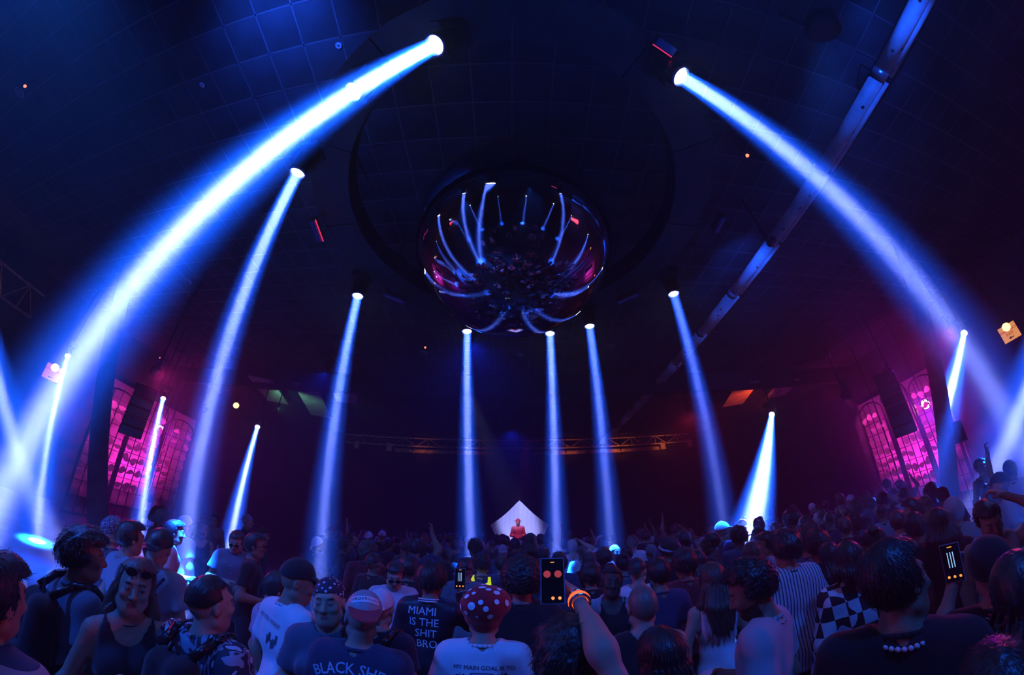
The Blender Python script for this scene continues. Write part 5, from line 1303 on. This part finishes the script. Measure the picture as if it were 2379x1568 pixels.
back_decal(P, Vn, [(0, 1, 2, 10), (2, 3, 9, 10), (3, 8, 9), (3, 4, 7, 8), (4, 5, 6, 7)], (0, 1.385), M['neonyellow'], 'harness')
P = person(1420, 1338, 42, 'dark-skinned woman in a low black top and knitted shawl facing the camera', 186, Pose('bent', 'bent', w=.95, sh=.92, bust=1, tilt=-5), hair='bun', skin='d', top='tank', tcol=BLK)
f = Field(spaced(-0.36, 0.36, .014), spaced(-0.26, 0.26, .014), spaced(1.12, 1.55, .014)); pz = P['pose']; f.cap(pz.T((-.17, .03, 1.40)), pz.T((0, -.11, 1.44)), .06, .06, .05); f.cap(pz.T((.17, .03, 1.40)), pz.T((0, -.11, 1.44)), .06, .06, .05); f.cap(pz.T((-.19, .04, 1.40)), pz.T((-.27, .0, 1.2)), .075, .06, .05); f.cap(pz.T((.19, .04, 1.40)), pz.T((.27, .0, 1.2)), .075, .06, .05); f.fn(lambda Q, F: F+.004*np.sin(Q[..., 0]*160)+.008*noise3(Q, (20, 20, 20), 2, 2)); link('knitted_shawl', f.mesh('shawl'), M['cloth'], P['root'], color=(.4, .38, .45))
P = person(1480, 1316, 50, 'man in a backward black cap and white tank top, his arm lit red', 24, Pose('bent', 'down', yaw=10, w=1.1, sh=1.1), hair='capback', hcol=BLK, top='vest', tcol=WH)
P = person(1556, 1268, 44, 'person with big hair tied by a pale headband in a long black robe', 2, Pose(sh=1.08), hair='headband', top='robe', tcol=BLK, g=.02, hem=.35, real=.21, hmax=1.13)
bm = hair_mesh('band', Pose(), 'beanie', .008); 
ring_part(P, P['pose'].H((0, -0.03, 1.665)), P['pose'].H.R@np.array((0, -0.35, 1)), 0.118, 0.016, M['print_light'], 'headband'); MB().box(P['pose'].H((0, -0.155, 1.56)), (0.03, 0.012, 0.10)).build('headband_tail', M['print_light'], P['root'])
P = person(1655, 1335, 60, 'woman with long straight hair in a white tank top, seen from behind', 10, Pose(w=.86, sh=.9, bust=1), hair='long', hcol=(0.08, 0.05, 0.04), top='tank', tcol=WH, real=.185, length=.36)
P = person(1826, 1262, 58, 'man in a vertically striped shirt with short dark hair', 10, Pose(tilt=5), hair='fluffy', tmat='stripe', tcol=LG, g=.03, fold=.01, hem=.78)
P = person(1872, 1250, 44, 'man in a plain slate t-shirt behind the striped shirt man', 22, Pose(), hair='fluffy', tcol=(0.10, 0.12, 0.20))
P = person(1970, 1288, 54, 'person with a dark bob in a black and white checkered shirt', 22, Pose(yaw=8), hair='long', length=.10, top='long', tmat='check', tcol=LG, g=.03, fold=.01, real=.19)
P = person(2290, 1184, 60, 'man looking down at the right with one hand on his head, pale vest', 232, Pose('head', 'down', nod=30, tilt=8), hair='short', top='vest', tcol=(.45, .47, .5))
P = person(2180, 1205, 40, 'person with long dark hair and a black t-shirt right of the flame shirt man', 52, Pose(sh=1.02), hair='long', tcol=BLK, length=.25)
P = person(2322, 1116, 38, 'man in a black cap and white shirt, profile to the left at far right', -30, Pose('bent', 'down'), hair='cap', hcol=BLK, hmat='cloth', tcol=(.6, .6, .65), hmax=1.15)
P = person(2276, 1078, 28, 'person in a black tank top lit orange, drinking, at far right', 215, Pose('drink', 'down'), hair='short', top='tank', tcol=BLK, skin='m', hmax=1.18)
P = person(2345, 1085, 34, 'person in a white t-shirt raising an arm inside the right edge beam', 70, Pose('high', 'down', tilt=6), hair='short', tcol=WH, hmax=1.2)
P = person(2366, 1345, 62, 'person with thin braids in a pale denim vest at the right edge', 78, Pose('bent', 'bent'), hair='braids', top='vest', tcol=(.35, .38, .45), length=.25)
P = person(-18, 1352, 84, 'tall figure in a banded shirt cut off by the left edge', -20, Pose(w=1.05), hair='short', top='long', tmat='plaid', tcol=GR, g=.03)
# the performer on the stage
P = person(1208, 1232, 15.2, 'performer in a wide brim hat lit red behind the stage desk', 180, Pose('bent', 'bent', nod=8), hair='hat', hcol=(.35, .05, .05), hmat='cloth', top='long', tcol=(.6, .35, .35), hmin=.5, hmax=2.0, free=True)
sc = 1.02; P['root'].scale = (sc,)*3; P['root'].location = (0.22, 13.45, 0.5)
# ------------------------------------------------------------------ the rest of the crowd: shared meshes, own colours, places and labels
PO = {'a': (Pose(), 'with arms down'), 'b': (Pose('bent', 'down'), 'with one forearm raised'), 'c': (Pose('down', 'up'), 'raising one arm'), 'd': (Pose('down', 'phone'), 'lifting a hand to face height'),
      'e': (Pose('fold', 'fold'), 'with folded arms'), 'f': (Pose('high', 'head'), 'with both arms up'), 'g': (Pose(w=.86, sh=.9, bust=1), 'with arms down'), 'h': (Pose('drink', 'down', w=.86, sh=.9, bust=1), 'lifting a hand to the chin'),
      'i': (Pose(w=1.15, sh=1.1), 'broad shouldered'), 'j': (Pose('hip', 'down', w=.88, sh=.92, bust=1), 'with a hand on the hip')}
HC = {'black': (.015, .012, .012), 'brown': (.07, .04, .03), 'pale': (.45, .4, .36)}
TC = {'black': BLK, 'navy': (.03, .04, .10), 'grey': GR, 'white': WH, 'pale grey': LG, 'dark red': (.25, .02, .03), 'slate': (.08, .10, .15)}
HW = {'short': 'short hair', 'fade': 'cropped hair', 'fluffy': 'tousled hair', 'curly': 'curly hair', 'long': 'long hair', 'afro': 'big round hair', 'bun': 'hair in a top bun', 'pony': 'a ponytail', 'cap': 'a peaked cap', 'capback': 'a backward cap',
      'beanie': 'a knit hat', 'bandana': 'a head scarf', 'buzz': 'a shaved head', 'bucket': 'a bucket hat', 'hood': 'a raised hood', 'hat': 'a brimmed hat'}
ZONES = ((260, 'under the pink exit sign'), (350, 'below the left lattice windows'), (450, 'at the foot of the left curving beam'), (560, 'by the short white beam on the left'), (680, 'in the gap right of the short left beam'), (770, 'at the foot of the beam left of the ball'),
         (850, 'just right of the beam left of the ball'), (940, 'above the backward grey cap'), (1030, 'above the satin bomber jacket'), (1100, 'at the foot of the beam under the ball'), (1165, 'left of the stage sail'), (1250, 'in front of the stage sail'),
         (1330, 'right of the stage sail'), (1400, 'left of the third central beam'), (1470, 'right of the third central beam'), (1560, 'above the shaved head man'), (1640, 'left of the glowing white cap'), (1720, 'under the dim right beam'), (1800, 'at the foot of the short right beam'),
         (1880, 'above the striped shirt man'), (1960, 'above the checkered shirt'), (2040, 'below the right lattice windows'), (2130, 'in front of the right lattice windows'), (2230, 'beside the right black column'), (9999, 'at the far right'))
def zone(x): return next(z for a, z in ZONES if x < a)
ALL = []
def crowd(px, py, w, hair, hc, top, tc, pose='a', face=0, skin='l', extra=None, lab=None):
    p, words = PO[pose]; row = 'far' if w < 21 else ('middle' if w < 31 else 'near')
    if lab is None:
        hn = HW[hair]; hn = (hn if hair in ('buzz',) else (hn.replace('a ', 'a '+hc+' ', 1) if hn.startswith('a ') and hair in ('cap', 'capback', 'beanie', 'bandana', 'bucket', 'hood', 'hat') else hc+' '+hn if not hn.startswith('a ') else hn))
        body = {'tee': 't-shirt', 'long': 'long sleeves', 'tank': 'tank top', 'vest': 'vest', 'robe': 'robe'}[top]
        lab = f'{row} row dancer, {hn}, {tc} {body}, {zone(px)}'
        if len(lab.split()) > 16: lab = f'{row} dancer, {hn}, {tc} {body}, {zone(px)}'
        if len(lab.split()) > 16: lab = f'{row} dancer, {hn}, {tc} top, {zone(px)}'
    hk = hair
    P_ = person(px, py, w, lab, face, p, pose, hair=hk, hcol=HC.get(hc, TC.get(hc, BLK)), hmat='cloth' if hair in ('cap', 'capback', 'beanie', 'bandana', 'bucket', 'hood', 'hat') else 'hair', skin=skin, top=top, tcol=TC[tc],
                  group='dancers in the crowd', fine=0.009, step=0.018, legs_=(.02, .02, .035), real={'afro': .23, 'curly': .195, 'fluffy': .19}.get(hair, .175), hmin=.92, hmax=1.1, grip=(.4, .4))
    ALL.append((px, P_['root'], row, hair, hc, tc, words)); return P_
L_ = [(372, 1196, 26, 'afro', 'black', 'tee', 'black', 'a', 20, 'd'), (405, 1226, 30, 'short', 'black', 'tee', 'white', 'b', 40, 'm'), (430, 1212, 24, 'bandana', 'white', 'tee', 'white', 'a', 0, 'l'), (498, 1202, 24, 'cap', 'black', 'long', 'grey', 'd', 150, 'm'),
 (472, 1222, 24, 'long', 'brown', 'tank', 'black', 'g', 120, 'l'), (575, 1206, 22, 'capback', 'pale grey', 'tee', 'black', 'a', 60, 'l'), (610, 1237, 26, 'cap', 'black', 'tee', 'black', 'a', 70, 'm'), (737, 1258, 26, 'bandana', 'white', 'long', 'black', 'e', 20, 'm'),
 (768, 1235, 18, 'cap', 'grey', 'tee', 'black', 'a', 80, 'l'), (800, 1262, 21, 'curly', 'black', 'tee', 'black', 'b', 40, 'm'), (817, 1247, 22, 'short', 'brown', 'long', 'slate', 'b', 70, 'l'), (858, 1262, 22, 'long', 'black', 'long', 'navy', 'h', 60, 'l'),
 (888, 1241, 18, 'cap', 'white', 'tee', 'black', 'a', -30, 'l'), (903, 1262, 19, 'short', 'black', 'tee', 'navy', 'a', 30, 'm'), (922, 1252, 17, 'fluffy', 'black', 'tee', 'black', 'c', 0, 'm'), (940, 1266, 21, 'pony', 'black', 'tank', 'grey', 'g', -15, 'l'),
 (958, 1284, 26, 'short', 'black', 'tee', 'white', 'd', 10, 'l'), (987, 1248, 20, 'cap', 'dark red', 'tee', 'black', 'a', 160, 'm'), (1012, 1268, 23, 'fade', 'black', 'tee', 'slate', 'a', 0, 'm'), (1038, 1282, 26, 'curly', 'black', 'tee', 'black', 'a', 5, 'd'),
 (1058, 1264, 21, 'short', 'brown', 'long', 'black', 'd', 0, 'l'), (1090, 1278, 25, 'bun', 'black', 'tank', 'black', 'j', -10, 'l'), (1110, 1262, 22, 'hat', 'white', 'tee', 'navy', 'a', 0, 'l'), (1142, 1263, 22, 'fade', 'brown', 'tee', 'black', 'a', -60, 'l'),
 (1168, 1276, 24, 'capback', 'pale grey', 'tee', 'slate', 'a', 0, 'l'), (1175, 1254, 20, 'short', 'black', 'tee', 'black', 'a', 0, 'm'), (1196, 1262, 23, 'curly', 'black', 'long', 'black', 'a', 10, 'm'), (1232, 1252, 26, 'long', 'black', 'long', 'black', 'g', 0, 'l'),
 (1256, 1252, 20, 'fluffy', 'black', 'tee', 'black', 'a', 0, 'l'), (1262, 1284, 27, 'short', 'black', 'long', 'slate', 'a', -10, 'm'), (1288, 1270, 23, 'fluffy', 'brown', 'tee', 'grey', 'a', 10, 'l'), (1308, 1262, 21, 'short', 'black', 'tee', 'black', 'a', 0, 'l'),
 (1330, 1264, 23, 'short', 'pale', 'tank', 'pale grey', 'f', 0, 'l'), (1352, 1278, 25, 'capback', 'black', 'tee', 'white', 'b', 20, 'm'), (1368, 1295, 30, 'long', 'brown', 'tee', 'black', 'g', 0, 'l'), (1396, 1256, 23, 'curly', 'pale', 'tee', 'white', 'a', 10, 'l'),
 (1402, 1290, 28, 'afro', 'black', 'tee', 'black', 'a', 0, 'd'), (1428, 1277, 26, 'bandana', 'white', 'tee', 'dark red', 'a', 160, 'm'), (1456, 1280, 25, 'buzz', 'black', 'tee', 'black', 'a', 0, 'm'), (1470, 1256, 26, 'curly', 'brown', 'tee', 'white', 'a', 0, 'l'),
 (1502, 1242, 19, 'short', 'black', 'tee', 'black', 'a', 40, 'm'), (1512, 1276, 25, 'bandana', 'grey', 'tee', 'black', 'a', 0, 'm'), (1531, 1256, 20, 'curly', 'black', 'tee', 'navy', 'a', 0, 'm'), (1565, 1228, 17, 'short', 'brown', 'tank', 'dark red', 'f', 0, 'm'),
 (1584, 1232, 18, 'cap', 'black', 'tee', 'black', 'a', 20, 'l'), (1602, 1236, 19, 'long', 'black', 'tank', 'grey', 'g', 0, 'l'), (1588, 1262, 24, 'cap', 'white', 'tee', 'dark red', 'a', 60, 'm'), (1616, 1256, 23, 'short', 'black', 'long', 'navy', 'a', -50, 'm'),
 (1618, 1296, 30, 'long', 'black', 'long', 'black', 'h', 0, 'l'), (1652, 1252, 36, 'fade', 'black', 'tee', 'black', 'i', -50, 'd'), (1716, 1240, 38, 'fluffy', 'black', 'tee', 'slate', 'i', 10, 'm'), (1762, 1238, 32, 'cap', 'black', 'tee', 'slate', 'a', -70, 'l'),
 (1782, 1256, 36, 'fluffy', 'black', 'tee', 'pale grey', 'a', -60, 'l'), (1800, 1226, 24, 'curly', 'black', 'tee', 'navy', 'a', 30, 'm'), (1830, 1208, 22, 'short', 'black', 'tee', 'dark red', 'a', 20, 'l'), (1853, 1203, 24, 'fluffy', 'black', 'tee', 'navy', 'a', 10, 'm'),
 (1872, 1215, 25, 'afro', 'black', 'tank', 'black', 'g', 30, 'm'), (1882, 1228, 26, 'short', 'brown', 'tank', 'dark red', 'h', 20, 'l'), (1904, 1192, 26, 'short', 'brown', 'long', 'black', 'd', -40, 'l'), (1926, 1203, 23, 'fade', 'black', 'tee', 'navy', 'a', 40, 'm'),
 (1954, 1168, 23, 'cap', 'dark red', 'tee', 'black', 'a', 60, 'l'), (1962, 1216, 33, 'pony', 'brown', 'long', 'black', 'a', 50, 'l'), (1976, 1158, 19, 'cap', 'white', 'tee', 'black', 'a', 20, 'l'), (1992, 1164, 20, 'short', 'black', 'tee', 'grey', 'a', 70, 'm'),
 (2010, 1150, 20, 'long', 'brown', 'tank', 'black', 'g', 40, 'l'), (2026, 1166, 24, 'short', 'black', 'tee', 'slate', 'a', 50, 'm'), (2052, 1158, 27, 'fluffy', 'black', 'tee', 'navy', 'a', 80, 'l'), (2046, 1184, 30, 'fade', 'black', 'tee', 'pale grey', 'a', 45, 'm'),
 (2032, 1248, 44, 'bun', 'black', 'long', 'grey', 'a', 50, 'l'), (1926, 1284, 40, 'long', 'black', 'long', 'black', 'g', 30, 'm'), (1900, 1258, 36, 'fluffy', 'black', 'long', 'black', 'a', 20, 'm'), (1984, 1206, 28, 'curly', 'black', 'tee', 'slate', 'a', 50, 'd'),
 (2060, 1122, 19, 'short', 'black', 'tee', 'dark red', 'a', 60, 'm'), (2076, 1142, 22, 'fade', 'black', 'tee', 'black', 'a', 30, 'l'), (2100, 1128, 19, 'beanie', 'dark red', 'tee', 'grey', 'c', 50, 'm'), (2120, 1178, 36, 'fluffy', 'black', 'tee', 'black', 'a', -40, 'l'),
 (2150, 1165, 29, 'fade', 'brown', 'tee', 'black', 'a', 50, 'm'), (2165, 1140, 25, 'afro', 'black', 'tee', 'navy', 'a', 60, 'd'), (2126, 1216, 36, 'curly', 'black', 'tee', 'dark red', 'a', 60, 'm'), (2190, 1146, 24, 'short', 'black', 'tee', 'slate', 'a', 70, 'm'),
 (2215, 1178, 34, 'hood', 'pale grey', 'long', 'pale grey', 'a', 60, 'l'), (2086, 1204, 32, 'short', 'brown', 'tee', 'navy', 'a', 55, 'l'), (1745, 1278, 34, 'long', 'brown', 'tank', 'black', 'g', 20, 'l'), (1590, 1300, 34, 'fluffy', 'black', 'tee', 'dark red', 'a', 0, 'm'),
 (1448, 1302, 34, 'bun', 'black', 'tee', 'slate', 'a', 0, 'm'), (1300, 1300, 32, 'curly', 'black', 'tee', 'navy', 'b', 0, 'm'), (1082, 1312, 34, 'fade', 'black', 'tee', 'grey', 'a', 0, 'm'), (950, 1312, 36, 'fluffy', 'black', 'long', 'black', 'a', 0, 'm'),
 (868, 1300, 30, 'capback', 'black', 'tee', 'black', 'a', 20, 'm'), (1165, 1305, 32, 'short', 'brown', 'tee', 'slate', 'a', 0, 'l'), (1372, 1330, 38, 'fluffy', 'black', 'tee', 'black', 'a', 0, 'm'), (1530, 1320, 40, 'short', 'black', 'tee', 'navy', 'a', 0, 'm')]
for a in L_: crowd(*a)
crowd(1678, 1226, 30, 'cap', 'white', 'tee', 'navy', 'a', 90, 'l', lab='person in a white peaked cap glowing under the dim right beam')
hs, tps, tcs = ['short', 'fade', 'fluffy', 'curly', 'long', 'pony', 'cap', 'capback', 'bun', 'buzz', 'beanie', 'afro'], ['tee', 'tee', 'long', 'tank'], ['black', 'navy', 'grey', 'slate', 'dark red', 'pale grey', 'white', 'black', 'navy']
r6 = np.random.default_rng(11)
taken = [o.location[:2] for o in COL.objects if o.get('category') == 'person']
cnt = 0
for _ in range(1500):
    if cnt >= 85: break
    az = math.radians(r6.uniform(-30, 58)); D = r6.uniform(4.8, 11.8)
    x, y = D*math.sin(az), D*math.cos(az)
    if min((x-a)**2+(y-b)**2 for a, b in taken+PLACED) < 0.52**2: continue
    if az < math.radians(-22) and D < 7: continue
    taken.append((x, y)); H_ = r6.uniform(1.53, 1.70); v = np.array((x, y, H_-CAMH)); Dn = np.linalg.norm(v); v /= Dn
    Fw = v[1]*math.cos(PITCH)+v[2]*math.sin(PITCH); U = -v[1]*math.sin(PITCH)+v[2]*math.cos(PITCH); th = math.acos(Fw); s_ = math.hypot(v[0], U); rr = 2*FPX*math.tan(th/2)
    px, py = CXP+rr*v[0]/s_, CYP-rr*U/s_; w = 0.175*FPX*(1+rr*rr/4/FPX**2)/Dn
    h = hs[r6.integers(len(hs))]; rl = {'afro': .23, 'curly': .195, 'fluffy': .19}.get(h, .175)
    crowd(px, py, w*rl/.175, h, ('black', 'black', 'brown')[r6.integers(3)] if h not in ('cap', 'capback', 'beanie') else ('black', 'navy', 'dark red', 'grey', 'white')[r6.integers(5)], tps[r6.integers(4)], tcs[r6.integers(len(tcs))], 'abgiahdcaej'[r6.integers(11)], r6.uniform(-25, 25)+math.degrees(az)*0.5, 'lmmd'[r6.integers(4)])
    cnt += 1
# people behind the camera, seen only in the ball
for k in range(14):
    a = math.radians(100+k*160/13+r6.uniform(-4, 4)); D = r6.uniform(1.6, 4.5); pr, _w = PO['abgie'[k % 5]]
    P_ = person(1189, 1300, 40, 'dancer standing behind the camera, visible only as a tiny reflection in the ball', 0, pr, 'abgie'[k % 5], hair=hs[k % 10] if hs[k % 10] not in ('cap', 'capback', 'beanie') else 'short', top='tee', tcol=TC[tcs[k % 7]], group='dancers behind the camera', fine=.009, step=.018, free=True)
    P_['root'].location = (D*math.sin(a), D*math.cos(a), 0); P_['root'].scale = (1, 1, 1)
# one label for each dancer
ORD = ['first', 'second', 'third', 'fourth', 'fifth', 'sixth', 'seventh', 'eighth', 'ninth']
by = {}
for e in ALL: by.setdefault(e[1]['label'], []).append(e)
for lab, es in by.items():
    if len(es) > 1:
        es.sort(key=lambda e: e[0])
        for k, (px, o, row, hair, hc, tc, words) in enumerate(es):
            hn = {'capback': 'backward cap', 'cap': 'peaked cap', 'beanie': 'knit hat', 'bandana': 'head scarf', 'buzz': 'shaved head'}.get(hair, hair+' hair')
            o['label'] = f'{ORD[k]} from left of the {row} dancers with {hc} {hn} {zone(px)}'
for e in ALL:
    L = e[1]['label'].split()
    while len(L) > 16: L.remove('the') if 'the' in L else L.pop(0)
    e[1]['label'] = ' '.join(L)
